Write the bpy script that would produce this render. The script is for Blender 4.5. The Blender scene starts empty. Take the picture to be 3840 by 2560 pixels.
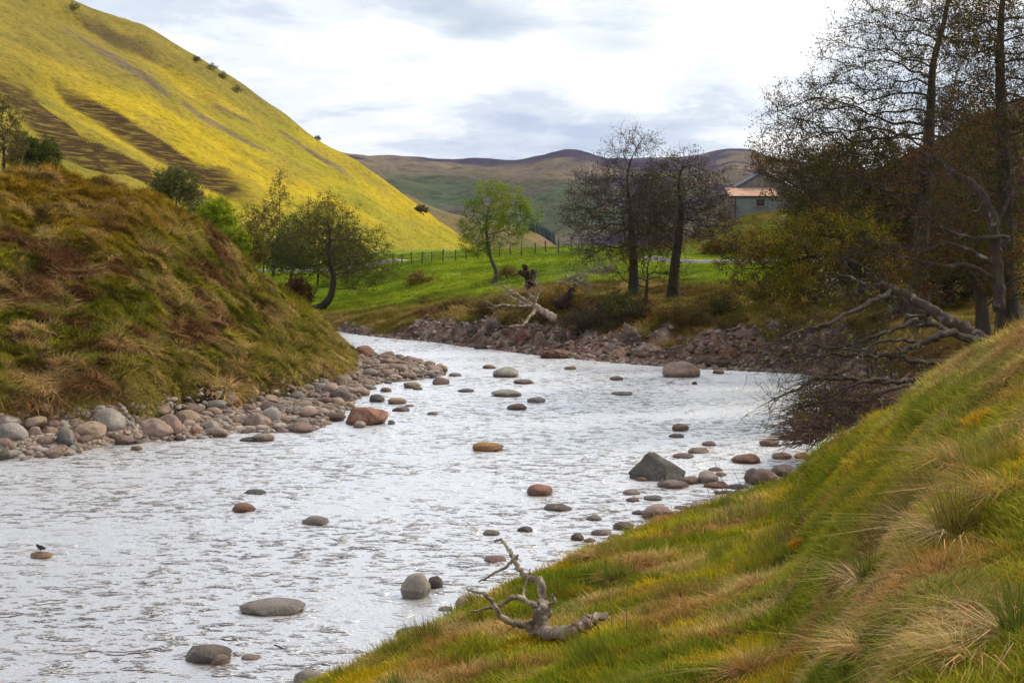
import bpy, math, random
import numpy as np
from mathutils import Vector, Matrix
sc = bpy.context.scene
C = sc.collection
R = math.radians
random.seed(11)
rng = np.random.default_rng(11)

# ------------------------------------------------------------------ camera, sky, sun, exposure
CAMZ, FS, CX, HY = 6.0, 4800.0, 1920.0, 937.5      # eye height above the water, focal length and horizon in photo pixels
cam_d = bpy.data.cameras.new('camera')
cam_d.sensor_width = 36.0
cam_d.lens = 45.0
cam_d.shift_y = -91.0 / 1024.0
cam_d.clip_start = 0.1
cam_d.clip_end = 9000
cam = bpy.data.objects.new('camera', cam_d)
cam.location = (0, 0, CAMZ)
cam.rotation_euler = (R(90), 0, 0)
C.objects.link(cam)
sc.camera = cam

SUN_AZ, SUN_EL = 62.0, 42.0          # degrees: azimuth clockwise from the view direction (+Y), elevation
sx_, sy_, sz_ = (math.sin(R(SUN_AZ)) * math.cos(R(SUN_EL)), math.cos(R(SUN_AZ)) * math.cos(R(SUN_EL)), math.sin(R(SUN_EL)))
sun_d = bpy.data.lights.new('sun', 'SUN')
sun_d.energy = 3.3
sun_d.angle = R(9)
sun_d.color = (1.0, 0.93, 0.78)
sun = bpy.data.objects.new('sun', sun_d)
sun.rotation_euler = Vector((-sx_, -sy_, -sz_)).to_track_quat('-Z', 'Y').to_euler()
sun.location = (200, 100, 200)
C.objects.link(sun)

w = bpy.data.worlds.new('World')
sc.world = w
w.use_nodes = True
N, L = w.node_tree.nodes, w.node_tree.links
N.clear()
def nd(tree_nodes, t, **kw):
    n = tree_nodes.new(t)
    for k, v in kw.items():
        setattr(n, k, v)
    return n
wo = nd(N, 'ShaderNodeOutputWorld')
bg = nd(N, 'ShaderNodeBackground')
bg.inputs['Strength'].default_value = 0.10
sky = nd(N, 'ShaderNodeTexSky', sky_type='NISHITA', sun_disc=False)
sky.sun_elevation = R(SUN_EL)
sky.sun_rotation = R(SUN_AZ)
sky.air_density = 1.0
sky.dust_density = 1.5
tc = nd(N, 'ShaderNodeTexCoord')
sep = nd(N, 'ShaderNodeSeparateXYZ')
L.new(tc.outputs['Generated'], sep.inputs[0])
def wmath(op, a, b=None, c=None):
    m = nd(N, 'ShaderNodeMath', operation=op)
    for i, v in enumerate((a, b, c)):
        if v is None:
            continue
        if isinstance(v, (int, float)):
            m.inputs[i].default_value = v
        else:
            L.new(v, m.inputs[i])
    return m.outputs[0]
zz = wmath('ADD', wmath('MAXIMUM', sep.outputs[2], 0.0), 0.16)
cmb = nd(N, 'ShaderNodeCombineXYZ')
L.new(wmath('DIVIDE', sep.outputs[0], zz), cmb.inputs[0])
L.new(wmath('DIVIDE', sep.outputs[1], zz), cmb.inputs[1])
def wnoise(scale, detail, rough, off, dist=0.0):
    mp = nd(N, 'ShaderNodeMapping')
    mp.inputs['Location'].default_value = off
    L.new(cmb.outputs[0], mp.inputs[0])
    n = nd(N, 'ShaderNodeTexNoise')
    n.inputs['Scale'].default_value = scale
    n.inputs['Detail'].default_value = detail
    n.inputs['Roughness'].default_value = rough
    n.inputs['Distortion'].default_value = dist
    L.new(mp.outputs[0], n.inputs['Vector'])
    return n.outputs[0]
def wramp(fac, stops):
    r = nd(N, 'ShaderNodeValToRGB')
    r.color_ramp.interpolation = 'EASE'
    e = r.color_ramp.elements
    while len(e) < len(stops):
        e.new(0.5)
    for el, (p, c) in zip(e, stops):
        el.position = p
        el.color = (*c, 1)
    L.new(fac, r.inputs[0])
    return r.outputs[0]
# broken cloud: bright white tops, grey-blue undersides, thin gaps of sky
big = wnoise(0.95, 9, 0.6, (3.1, 1.7, 0), 0.35)
fine = wnoise(3.0, 8, 0.62, (7.3, 2.2, 0), 0.3)
tone = wmath('ADD', wmath('MULTIPLY', big, 0.74), wmath('MULTIPLY', fine, 0.26))
cl = wramp(tone, [(0.39, (4.6, 5.4, 6.9)), (0.465, (6.0, 6.7, 7.7)), (0.515, (7.8, 8.2, 8.7)), (0.58, (10.4, 10.3, 10.2))])
gap = wramp(wnoise(0.7, 4, 0.5, (0.4, 8.2, 0)), [(0.60, (1, 1, 1)), (0.74, (0.25, 0.25, 0.25))])
mx = nd(N, 'ShaderNodeMix', data_type='RGBA')
L.new(gap, mx.inputs[0])
L.new(sky.outputs[0], mx.inputs[6])
L.new(cl, mx.inputs[7])
L.new(mx.outputs[2], bg.inputs[0])
L.new(bg.outputs[0], wo.inputs[0])

vs = sc.view_settings
vs.view_transform = 'Standard'
vs.look = 'None'
vs.gamma = 1.0
vs.exposure = 0.28
vs.use_curve_mapping = False
sc.cycles.max_bounces = 6
sc.cycles.diffuse_bounces = 2
sc.cycles.glossy_bounces = 2
sc.cycles.transmission_bounces = 3
sc.cycles.transparent_max_bounces = 4
sc.cycles.use_denoising = True
sc.cycles.use_adaptive_sampling = True
sc.cycles.adaptive_threshold = 0.02

# ------------------------------------------------------------------ small helpers
def at(sx, sy, D):
    return np.array([(sx - CX) / FS * D, D, CAMZ + (HY - sy) / FS * D])
def atz(sx, sy, z):
    D = (CAMZ - z) * FS / (sy - HY)
    return at(sx, sy, D)

def _h(ix, iy, iz, s):
    n = (ix * 374761393 + iy * 668265263 + iz * 2147483647 + s * 974711) & 0xffffffff
    n = ((n ^ (n >> 13)) * 1274126177) & 0xffffffff
    n = ((n ^ (n >> 16)) * 2246822519) & 0xffffffff
    return (n ^ (n >> 15)) & 0xffffff
_G = rng.normal(size=(256, 3))
_G /= np.linalg.norm(_G, axis=1)[:, None]
def noise(x, y, z=0.0, s=0):
    x, y, z = np.broadcast_arrays(np.asarray(x, float), np.asarray(y, float), np.asarray(z, float))
    xi, yi, zi = np.floor(x).astype(np.int64), np.floor(y).astype(np.int64), np.floor(z).astype(np.int64)
    xf, yf, zf = x - xi, y - yi, z - zi
    u, v, ww = (t * t * t * (t * (t * 6 - 15) + 10) for t in (xf, yf, zf))
    flat = not np.any(zf)
    out = 0
    for dz in ((0,) if flat else (0, 1)):
        a = 0
        for dx in (0, 1):
            for dy in (0, 1):
                g = _G[_h(xi + dx, yi + dy, zi + dz, s) & 255]
                d = g[..., 0] * (xf - dx) + g[..., 1] * (yf - dy) + g[..., 2] * (zf - dz)
                a = a + d * (u if dx else 1 - u) * (v if dy else 1 - v)
        out = out + a * (1 if flat else (ww if dz else 1 - ww))
    return out * 1.5
def fbm(x, y, z=0.0, o=4, s=0, g=0.5, l=2.03):
    a, f, t = 1.0, 1.0, 0
    for i in range(o):
        t = t + a * noise(np.asarray(x) * f, np.asarray(y) * f, np.asarray(z) * f if np.ndim(z) else z, s + i)
        a *= g
        f *= l
    return t
def sstep(a, b, x):
    t = np.clip((np.asarray(x) - a) / (b - a), 0, 1)
    return t * t * (3 - 2 * t)
def mixc(a, b, t):
    t = np.asarray(t)[..., None]
    return np.asarray(a) * (1 - t) + np.asarray(b) * t

def base_of(o):
    b = Vector((0, 0, 0))
    while o is not None:
        b += o.location
        o = o.parent
    return np.array(b)
def mesh(name, V, F, mat=None, parent=None, smooth=True, cols=None, local=False, mi=None):
    V = np.asarray(V, float)
    if parent is not None and not local:
        V = V - base_of(parent)
    me = bpy.data.meshes.new(name)
    if isinstance(F, np.ndarray):
        n, k = F.shape
        me.vertices.add(len(V))
        me.vertices.foreach_set('co', V.astype(np.float32).ravel())
        me.loops.add(n * k)
        me.loops.foreach_set('vertex_index', F.astype(np.int32).ravel())
        me.polygons.add(n)
        me.polygons.foreach_set('loop_start', np.arange(0, n * k, k, dtype=np.int32))
        me.update(calc_edges=True)
    else:
        me.from_pydata(V.tolist(), [], F)
    me.polygons.foreach_set('use_smooth', np.full(len(me.polygons), smooth))
    if cols is not None:
        for nm, c in cols.items():
            a = me.attributes.new(nm, 'FLOAT_COLOR', 'POINT')
            a.data.foreach_set('color', np.c_[c, np.ones(len(c))].astype(np.float32).ravel())
    for m in (mat if isinstance(mat, (list, tuple)) else [mat]):
        if m is not None:
            me.materials.append(m)
    if mi is not None:
        me.polygons.foreach_set('material_index', np.asarray(mi, np.int32))
    o = bpy.data.objects.new(name, me)
    if parent is not None:
        o.parent = parent
    C.objects.link(o)
    return o
def tag(o, label, cat, group=None):
    o['label'] = label
    o['category'] = cat
    if group:
        o['group'] = group
    return o
def thing(name, label, cat, loc, group=None):
    o = bpy.data.objects.new(name, None)
    o.empty_display_size = 0.2
    o.location = [float(v) for v in loc]
    C.objects.link(o)
    return tag(o, label, cat, group)
def structure(o):
    o['kind'] = 'structure'
    return o
def stuff(o, label=None):
    o['kind'] = 'stuff'
    if label:
        o['label'] = label
    return o

class MB:
    """collects loose shapes that make up ONE part"""
    def __init__(s):
        s.V, s.F = [], []
    def add(s, V, F):
        b = len(s.V)
        s.V.extend(np.asarray(V, float).tolist())
        s.F.extend([tuple(int(i) + b for i in f) for f in F])
        return s
    def box(s, c, d, rz=0.0, taper=1.0):
        c, d = np.array(c, float), np.array(d, float) / 2
        P = np.array([[x, y, z] for z in (-1, 1) for y in (-1, 1) for x in (-1, 1)], float)
        P[4:, :2] *= taper
        P = P * d
        cz, sz = math.cos(rz), math.sin(rz)
        P = np.c_[P[:, 0] * cz - P[:, 1] * sz, P[:, 0] * sz + P[:, 1] * cz, P[:, 2]] + c
        return s.add(P, [(0, 2, 3, 1), (4, 5, 7, 6), (0, 1, 5, 4), (2, 6, 7, 3), (0, 4, 6, 2), (1, 3, 7, 5)])
    def sweep(s, pts, rad, n=7, cap=True):
        V, F = sweep(pts, rad, n, cap)
        return s.add(V, F)
    def build(s, name, mat, parent=None, smooth=False):
        return mesh(name, s.V, s.F, mat, parent, smooth)

def sweep(P, r, n=6, cap=True, jit=0.0):
    P = np.asarray(P, float)
    m = len(P)
    r = np.broadcast_to(np.asarray(r, float), (m,))
    T = np.gradient(P, axis=0)
    T /= np.linalg.norm(T, axis=1)[:, None] + 1e-9
    mean = T.mean(0)
    ref = np.eye(3)[np.argmin(np.abs(mean))]
    U = np.cross(T, ref)
    U /= np.linalg.norm(U, axis=1)[:, None] + 1e-9
    W = np.cross(T, U)
    a = np.arange(n) * 2 * math.pi / n
    rr = r[:, None] * (1 + jit * rng.uniform(-1, 1, (m, n)))
    V = P[:, None] + rr[..., None] * (np.cos(a)[None, :, None] * U[:, None] + np.sin(a)[None, :, None] * W[:, None])
    V = V.reshape(-1, 3)
    i = np.arange(m - 1)[:, None] * n
    j = np.arange(n)[None]
    k = (j + 1) % n
    F = np.stack([i + j, i + k, i + n + k, i + n + j], -1).reshape(-1, 4)
    F = [tuple(f) for f in F.tolist()]
    if cap:
        F.append(tuple(range(n))[::-1])
        F.append(tuple(range((m - 1) * n, m * n)))
    return V, F
def catmull(P, k=4):
    P = np.asarray(P, float)
    if len(P) < 3:
        t = np.linspace(0, 1, k + 1)[:, None]
        return P[0] * (1 - t) + P[-1] * t
    Q = np.vstack([2 * P[0] - P[1], P, 2 * P[-1] - P[-2]])
    out = []
    t = np.linspace(0, 1, k, endpoint=False)[:, None]
    for i in range(len(P) - 1):
        a, b, c, d = Q[i:i + 4]
        out.append(0.5 * (2 * b + (c - a) * t + (2 * a - 5 * b + 4 * c - d) * t ** 2 + (3 * b - a - 3 * c + d) * t ** 3))
    out.append(P[-1:])
    return np.vstack(out)
def prisms(p0, p1, r0, r1, n=3):
    """many separate little tapered rods at once -> V, F(array of quads)"""
    d = p1 - p0
    d /= np.linalg.norm(d, axis=1)[:, None] + 1e-9
    ref = np.where(np.abs(d[:, 2:3]) < 0.8, np.array([[0, 0, 1.0]]), np.array([[1.0, 0, 0]]))
    U = np.cross(d, ref)
    U /= np.linalg.norm(U, axis=1)[:, None] + 1e-9
    W = np.cross(d, U)
    a = np.arange(n) * 2 * math.pi / n
    ring = np.cos(a)[None, :, None] * U[:, None] + np.sin(a)[None, :, None] * W[:, None]
    V = np.concatenate([p0[:, None] + ring * r0[:, None, None], p1[:, None] + ring * r1[:, None, None]], 1).reshape(-1, 3)
    b = np.arange(len(p0))[:, None] * 2 * n
    j = np.arange(n)[None]
    k = (j + 1) % n
    F = np.stack([b + j, b + k, b + n + k, b + n + j], -1).reshape(-1, 4)
    return V, F

# ------------------------------------------------------------------ materials
def new_mat(name):
    m = bpy.data.materials.new(name)
    m.use_nodes = True
    n, l = m.node_tree.nodes, m.node_tree.links
    b = n['Principled BSDF']
    b.inputs['Specular IOR Level'].default_value = 0.25
    return m, n, l, b
def mnoise(n, l, scale, detail=4, rough=0.55, vec=None, mapping=None, obj=False):
    t = nd(n, 'ShaderNodeTexNoise')
    t.inputs['Scale'].default_value = scale
    t.inputs['Detail'].default_value = detail
    t.inputs['Roughness'].default_value = rough
    if vec is None:
        vec = nd(n, 'ShaderNodeTexCoord').outputs['Object'] if obj else nd(n, 'ShaderNodeNewGeometry').outputs['Position']
    if mapping:
        mp = nd(n, 'ShaderNodeMapping')
        mp.inputs['Scale'].default_value = mapping
        l.new(vec, mp.inputs[0])
        vec = mp.outputs[0]
    l.new(vec, t.inputs['Vector'])
    return t.outputs[0]
def ramp(n, l, fac, stops, interp='LINEAR'):
    r = nd(n, 'ShaderNodeValToRGB')
    r.color_ramp.interpolation = interp
    e = r.color_ramp.elements
    while len(e) < len(stops):
        e.new(0.5)
    for el, (p, c) in zip(e, stops):
        el.position = p
        el.color = (*c, 1) if len(c) == 3 else c
    l.new(fac, r.inputs[0])
    return r.outputs[0]
def mixn(n, l, fac, a, b, blend='MIX'):
    m = nd(n, 'ShaderNodeMix', data_type='RGBA', blend_type=blend)
    for i, v in ((0, fac), (6, a), (7, b)):
        if isinstance(v, (int, float)):
            m.inputs[i].default_value = v
        elif isinstance(v, tuple):
            m.inputs[i].default_value = (*v, 1)
        else:
            l.new(v, m.inputs[i])
    return m.outputs[2]
def bump(n, l, b, h, strength, dist=0.1):
    bp = nd(n, 'ShaderNodeBump')
    bp.inputs['Strength'].default_value = strength
    bp.inputs['Distance'].default_value = dist
    l.new(h, bp.inputs['Height'])
    l.new(bp.outputs[0], b.inputs['Normal'])
def attr(n, name, kind='GEOMETRY'):
    return nd(n, 'ShaderNodeAttribute', attribute_name=name, attribute_type=kind).outputs['Color']

def ground_mat(name, s1, s2, bs, bd, lo=0.62, hi=1.35, stretch=None):
    m, n, l, b = new_mat(name)
    c = attr(n, 'col')
    f1 = ramp(n, l, mnoise(n, l, s1, 6, 0.6, mapping=stretch), [(0.25, (lo, lo, lo)), (0.75, (hi, hi, hi))])
    f2 = ramp(n, l, mnoise(n, l, s2, 4, 0.6), [(0.3, (0.75, 0.72, 0.7)), (0.7, (1.2, 1.22, 1.15))])
    x = mixn(n, l, 1.0, c, f1, 'MULTIPLY')
    x = mixn(n, l, 1.0, x, f2, 'MULTIPLY')
    l.new(x, b.inputs['Base Color'])
    b.inputs['Roughness'].default_value = 0.95
    b.inputs['Specular IOR Level'].default_value = 0.1
    bump(n, l, b, mnoise(n, l, bs, 6, 0.65), 0.9, bd)
    return m
M = {}
M['bank'] = ground_mat('bank_soil_and_turf', 2.5, 14.0, 9.0, 0.08)
M['mound'] = ground_mat('mound_turf', 0.9, 5.0, 4.0, 0.2)
M['terrace'] = ground_mat('terrace_turf', 0.5, 3.0, 2.5, 0.25)

def hill_mat(name, far=False):
    m, n, l, b = new_mat(name)
    c = attr(n, 'col')
    k = 0.12 if far else 1.0
    f1 = ramp(n, l, mnoise(n, l, 0.09 * k, 6, 0.6), [(0.3, (0.72, 0.74, 0.8)), (0.7, (1.28, 1.22, 1.1))])
    f2 = ramp(n, l, mnoise(n, l, 0.55 * k, 5, 0.65, mapping=(1, 1, 2.6)), [(0.30, (0.48, 0.45, 0.45)), (0.48, (1, 1, 1)), (0.74, (1.35, 1.28, 1.15))])
    x = mixn(n, l, 1.0, c, f1, 'MULTIPLY')
    x = mixn(n, l, 1.0, x, f2, 'MULTIPLY')
    h = mnoise(n, l, 0.5 * k, 7, 0.65, mapping=(1, 1, 2.2))
    if not far:
        # sheep terraces: bare brown risers and grassy treads, darkened for the gully walls' shade
        t = mnoise(n, l, 0.55, 6, 0.6, mapping=(0.34, 0.34, 4.2))
        st = ramp(n, l, t, [(0.42, (0.055, 0.029, 0.012)), (0.52, (0.085, 0.05, 0.016)), (0.62, (0.20, 0.15, 0.022))])
        band = attr(n, 'band')
        x = mixn(n, l, band, x, st)
        h2 = nd(n, 'ShaderNodeMath', operation='MULTIPLY_ADD')
        l.new(t, h2.inputs[0])
        l.new(band, h2.inputs[1])
        l.new(h, h2.inputs[2])
        h = h2.outputs[0]
    l.new(x, b.inputs['Base Color'])
    b.inputs['Roughness'].default_value = 1.0
    b.inputs['Specular IOR Level'].default_value = 0.05
    bump(n, l, b, h, 0.9, 1.3 / k)
    return m
M['hill'] = hill_mat('hill_grass')
M['far_hill'] = hill_mat('far_heather_and_grass', True)

def blade_mat(name, inst=True, trans=0.35):
    m = bpy.data.materials.new(name)
    m.use_nodes = True
    n, l = m.node_tree.nodes, m.node_tree.links
    n.clear()
    out = nd(n, 'ShaderNodeOutputMaterial')
    x = attr(n, 'bc')
    if inst:
        x = mixn(n, l, 1.0, attr(n, 'col', 'INSTANCER'), x, 'MULTIPLY')
    d, t = nd(n, 'ShaderNodeBsdfDiffuse'), nd(n, 'ShaderNodeBsdfTranslucent')
    l.new(x, d.inputs[0])
    l.new(x, t.inputs[0])
    mx = nd(n, 'ShaderNodeMixShader')
    mx.inputs[0].default_value = trans
    l.new(d.outputs[0], mx.inputs[1])
    l.new(t.outputs[0], mx.inputs[2])
    l.new(mx.outputs[0], out.inputs[0])
    return m
M['blade'] = blade_mat('grass_blade')
M['leaf'] = blade_mat('leaf', False)

def bark_mat(name, a, b_, c_, lichen=0.5, sc_=3.0):
    m, n, l, b = new_mat(name)
    n1 = mnoise(n, l, sc_, 5, 0.65, mapping=(1, 1, 0.35))
    x = ramp(n, l, n1, [(0.3, a), (0.62, b_)])
    ln = ramp(n, l, mnoise(n, l, sc_ * 0.8, 5, 0.6), [(1 - lichen * 0.62 - 0.14, (0, 0, 0)), (1 - lichen * 0.62 + 0.06, (1, 1, 1))])
    x = mixn(n, l, ln, x, c_)
    l.new(x, b.inputs['Base Color'])
    b.inputs['Roughness'].default_value = 0.9
    bump(n, l, b, mnoise(n, l, sc_ * 5, 5, 0.7, mapping=(1, 1, 0.3)), 0.9, 0.06)
    return m
M['bark'] = bark_mat('alder_bark', (0.018, 0.013, 0.009), (0.06, 0.045, 0.032), (0.11, 0.105, 0.075), 0.42)
M['birch'] = bark_mat('birch_bark', (0.03, 0.022, 0.016), (0.10, 0.08, 0.06), (0.2, 0.18, 0.14), 0.5)
M['dead'] = bark_mat('dead_wood', (0.10, 0.065, 0.045), (0.30, 0.21, 0.15), (0.55, 0.48, 0.37), 0.66, 6.0)
M['dead_dark'] = bark_mat('rotten_wood', (0.012, 0.007, 0.004), (0.06, 0.032, 0.018), (0.14, 0.10, 0.07), 0.3, 6.0)
M['fallen'] = bark_mat('fallen_bark', (0.022, 0.014, 0.010), (0.075, 0.05, 0.036), (0.30, 0.27, 0.22), 0.46, 4.0)

# rock: colour comes from each stone's own object colour, with grain, veins and lichen
def rock_mat(name, crack=False):
    m, n, l, b = new_mat(name)
    oc = nd(n, 'ShaderNodeObjectInfo')
    g1 = mnoise(n, l, 2.2, 6, 0.65)
    x = mixn(n, l, 1.0, oc.outputs['Color'], ramp(n, l, g1, [(0.25, (0.55, 0.52, 0.5)), (0.72, (1.32, 1.3, 1.28))]), 'MULTIPLY')
    g2 = mnoise(n, l, 38.0, 3, 0.7)
    x = mixn(n, l, 1.0, x, ramp(n, l, g2, [(0.3, (0.72, 0.7, 0.7)), (0.7, (1.25, 1.24, 1.22))]), 'MULTIPLY')
    li = ramp(n, l, mnoise(n, l, 3.4, 6, 0.72), [(0.56, (0, 0, 0)), (0.70, (0.6, 0.6, 0.6))])
    x = mixn(n, l, li, x, (0.36, 0.35, 0.32))
    b.inputs['Roughness'].default_value = 0.72
    h = mnoise(n, l, 11.0, 7, 0.7)
    if crack:
        v = nd(n, 'ShaderNodeTexVoronoi', feature='DISTANCE_TO_EDGE')
        v.inputs['Scale'].default_value = 2.2
        nz = nd(n, 'ShaderNodeTexNoise')
        nz.inputs['Scale'].default_value = 2.0
        g = nd(n, 'ShaderNodeNewGeometry')
        mp = nd(n, 'ShaderNodeMix', data_type='RGBA')
        mp.inputs[0].default_value = 0.35
        l.new(g.outputs['Position'], mp.inputs[6])
        l.new(nz.outputs[1], mp.inputs[7])
        l.new(mp.outputs[2], v.inputs['Vector'])
        cr = ramp(n, l, v.outputs[0], [(0.0, (0.25, 0.22, 0.2)), (0.035, (1, 1, 1))])
        x = mixn(n, l, 1.0, x, cr, 'MULTIPLY')
    # stone that the river keeps wet is darker and shinier
    gp = nd(n, 'ShaderNodeSeparateXYZ')
    l.new(nd(n, 'ShaderNodeNewGeometry').outputs['Position'], gp.inputs[0])
    wn = nd(n, 'ShaderNodeMath', operation='MULTIPLY_ADD')
    wn.inputs[1].default_value = -0.22
    l.new(g1, wn.inputs[0])
    l.new(gp.outputs[2], wn.inputs[2])
    wet = ramp(n, l, wn.outputs[0], [(0.0, (0.50, 0.47, 0.45)), (0.06, (1, 1, 1))])
    x = mixn(n, l, 1.0, x, wet, 'MULTIPLY')
    l.new(ramp(n, l, wn.outputs[0], [(0.0, (0.25,) * 3), (0.07, (0.75,) * 3)]), b.inputs['Roughness'])
    l.new(x, b.inputs['Base Color'])
    bump(n, l, b, h, 0.8, 0.06)
    return m
M['rock'] = rock_mat('river_stone')
M['crack'] = rock_mat('cracked_stone', True)

def plain(name, col, rough=0.8, var=0.25, s=4.0, bd=0.01, metal=0.0):
    m, n, l, b = new_mat(name)
    x = ramp(n, l, mnoise(n, l, s, 6, 0.65), [(0.3, tuple(c * (1 - var) for c in col)), (0.7, tuple(min(1, c * (1 + var)) for c in col))])
    l.new(x, b.inputs['Base Color'])
    b.inputs['Roughness'].default_value = rough
    b.inputs['Metallic'].default_value = metal
    bump(n, l, b, mnoise(n, l, s * 8, 4, 0.6), 0.5, bd)
    return m
# ------------------------------------------------------------------ terrain sheets: height fields given by profiles (distance, height) along view bearings
def pchip(Dk, Zk, y):
    h = np.diff(Dk, axis=1)
    d = np.diff(Zk, axis=1) / np.maximum(h, 1e-6)
    n, K = Dk.shape
    m = np.zeros((n, K))
    m[:, 0], m[:, -1] = d[:, 0], d[:, -1]
    a, b = d[:, :-1], d[:, 1:]
    w1, w2 = 2 * h[:, 1:] + h[:, :-1], h[:, 1:] + 2 * h[:, :-1]
    ok = a * b > 0
    m[:, 1:-1] = np.where(ok, (w1 + w2) / (w1 / np.where(ok, a, 1) + w2 / np.where(ok, b, 1)), 0)
    i = np.clip((y[:, None] > Dk[:, 1:-1]).sum(1), 0, K - 2)
    r = np.arange(n)
    hh = np.maximum(h[r, i], 1e-6)
    t = np.clip((y - Dk[r, i]) / hh, 0, 1)
    return ((1 + 2 * t) * (1 - t) ** 2 * Zk[r, i] + t * (1 - t) ** 2 * hh * m[r, i]
            + t * t * (3 - 2 * t) * Zk[r, i + 1] + t * t * (t - 1) * hh * m[r, i + 1])
class Sheet:
    def __init__(s, cols, smooth=7, disp=None):
        cols = sorted(cols, key=lambda c: c[0])
        px = np.array([c[0] for c in cols], float)
        A = np.array([c[1] for c in cols], float)          # (n, K, 2)
        s.px = np.arange(px[0], px[-1] + 1)
        k = np.exp(-0.5 * (np.arange(-3 * smooth, 3 * smooth + 1) / smooth) ** 2)
        k /= k.sum()
        T = []
        for j in range(A.shape[1]):
            q = []
            for c in (0, 1):
                v = np.interp(s.px, px, A[:, j, c])
                q.append(np.convolve(np.pad(v, 3 * smooth, mode='reflect', reflect_type='odd'), k, 'valid'))
            T.append(q)
        T = np.array(T)                                     # (K, 2, P)
        s.D, s.Z = T[:, 0].T, T[:, 1].T
        s.D = np.maximum.accumulate(s.D + np.arange(s.D.shape[1]) * 1e-3, axis=1)
        s.disp = disp
    def knots(s, px):
        f = np.clip(px - s.px[0], 0, len(s.px) - 1.001)
        i = f.astype(int)
        t = (f - i)[:, None]
        return s.D[i] * (1 - t) + s.D[i + 1] * t, s.Z[i] * (1 - t) + s.Z[i + 1] * t
    def h(s, x, y, d=True):
        x, y = np.atleast_1d(np.asarray(x, float)), np.atleast_1d(np.asarray(y, float))
        D, Z = s.knots(512 + 1280 * x / np.maximum(y, 0.05))
        z = pchip(D, Z, y)
        if d and s.disp is not None:
            z = z + s.disp(x, y, z)
        return z
    def normal(s, x, y, e=0.25):
        zx = (s.h(x + e, y) - s.h(x - e, y)) / (2 * e)
        zy = (s.h(x, y + e) - s.h(x, y - e)) / (2 * e)
        n = np.c_[-zx, -zy, np.ones(len(zx))]
        return n / np.linalg.norm(n, axis=1)[:, None]
    def grid(s, nu, nv, power=0.0):
        px = np.linspace(s.px[0], s.px[-1], nu)
        D, Z = s.knots(px)
        t = np.linspace(0, 1, nv)
        y = np.exp(np.log(D[:, :1]) * (1 - t) + np.log(D[:, -1:]) * t)
        x = (px[:, None] - 512) / 1280 * y
        return x, y
    def build(s, name, nu, nv, mat, colf, bandf=None):
        x, y = s.grid(nu, nv)
        X, Y = x.ravel(), y.ravel()
        Z = s.h(X, Y)
        i = np.arange(nu - 1)[:, None] * nv + np.arange(nv - 1)[None]
        F = np.stack([i, i + nv, i + nv + 1, i + 1], -1).reshape(-1, 4)
        cols = {'col': colf(X, Y, Z)}
        if bandf is not None:
            cols['band'] = np.repeat(bandf(X, Y, Z)[:, None], 3, axis=1)
        return structure(mesh(name, np.c_[X, Y, Z], F, mat, cols=cols))
    def ray(s, sx, sy, d0, d1, n=600):
        """first point of this ground on the ray through a photo pixel"""
        D = np.linspace(d0, d1, n)
        x = (sx - CX) / FS * D
        z = CAMZ + (HY - sy) / FS * D
        hit = np.nonzero(s.h(x, D) >= z)[0]
        k = hit[0] if len(hit) else n - 1
        return np.array([x[k], D[k], s.h(x[k:k + 1], D[k:k + 1])[0]])
def sil(px, D, sy):       # height of a point that shows at photo row sy at distance D
    return (D, CAMZ + (HY - sy) / FS * D)

# --- near bank (the viewer stands on it)
def near_cols():
    edge = [(-350, 900, 9.0), (0, 850, 12.0), (200, 762, 14.0), (322, 682, 15.5), (385, 652, 16.5), (435, 627, 17.5), (522, 583, 20.5), (592, 553, 22.8), (653, 527, 25),
            (740, 500, 27.5), (796, 479, 27.8), (827, 447, 26.5), (892, 416, 22), (936, 374, 18.5), (1024, 324, 15), (1120, 270, 14), (1330, 190, 13)]
    out = []
    for px, py, D in edge:
        z = CAMZ + (250 - py) / 1280 * D
        z0 = 4.2 + (px - 512) / 1280 * 0.5
        up_ = np.clip((px - 820) / 120, 0, 1)
        drop = np.clip((px - 800) / 60, 0, 1)
        zb = -0.9 * (1 - drop) + 0.35 * drop
        gap = 1.1 * (1 - drop) + 11 * drop
        out.append((px, [(0.6, z0 + 0.1), (1.6, z0), (0.33 * D, z0 + (z - z0) * (0.36 - 0.30 * up_)), (0.7 * D, z0 + (z - z0) * (0.76 - 0.26 * up_)), (D, z), (D + 0.35 + 1.8 * drop, z - 0.22 - 0.5 * drop), (D + gap, zb), (D + gap + 3 + 10 * drop, zb - 0.6 * (1 - drop) - 0.2)]))
    return out
def near_disp(x, y, z):
    f = sstep(0.1, 0.6, z)
    return f * (0.10 * fbm(x * 0.7, y * 0.7, 0, 3, 21) + 0.05 * fbm(x * 2.1, y * 2.1, 0, 3, 22))
near = Sheet(near_cols(), 10, near_disp)
GREEN, LIME, STRAW, RUST, MOSS, DARK = (np.array(c) for c in ((0.135, 0.17, 0.012), (0.27, 0.275, 0.016), (0.50, 0.37, 0.15), (0.33, 0.185, 0.06), (0.42, 0.31, 0.012), (0.05, 0.055, 0.012)))
SOIL = np.array((0.055, 0.036, 0.022))
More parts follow.
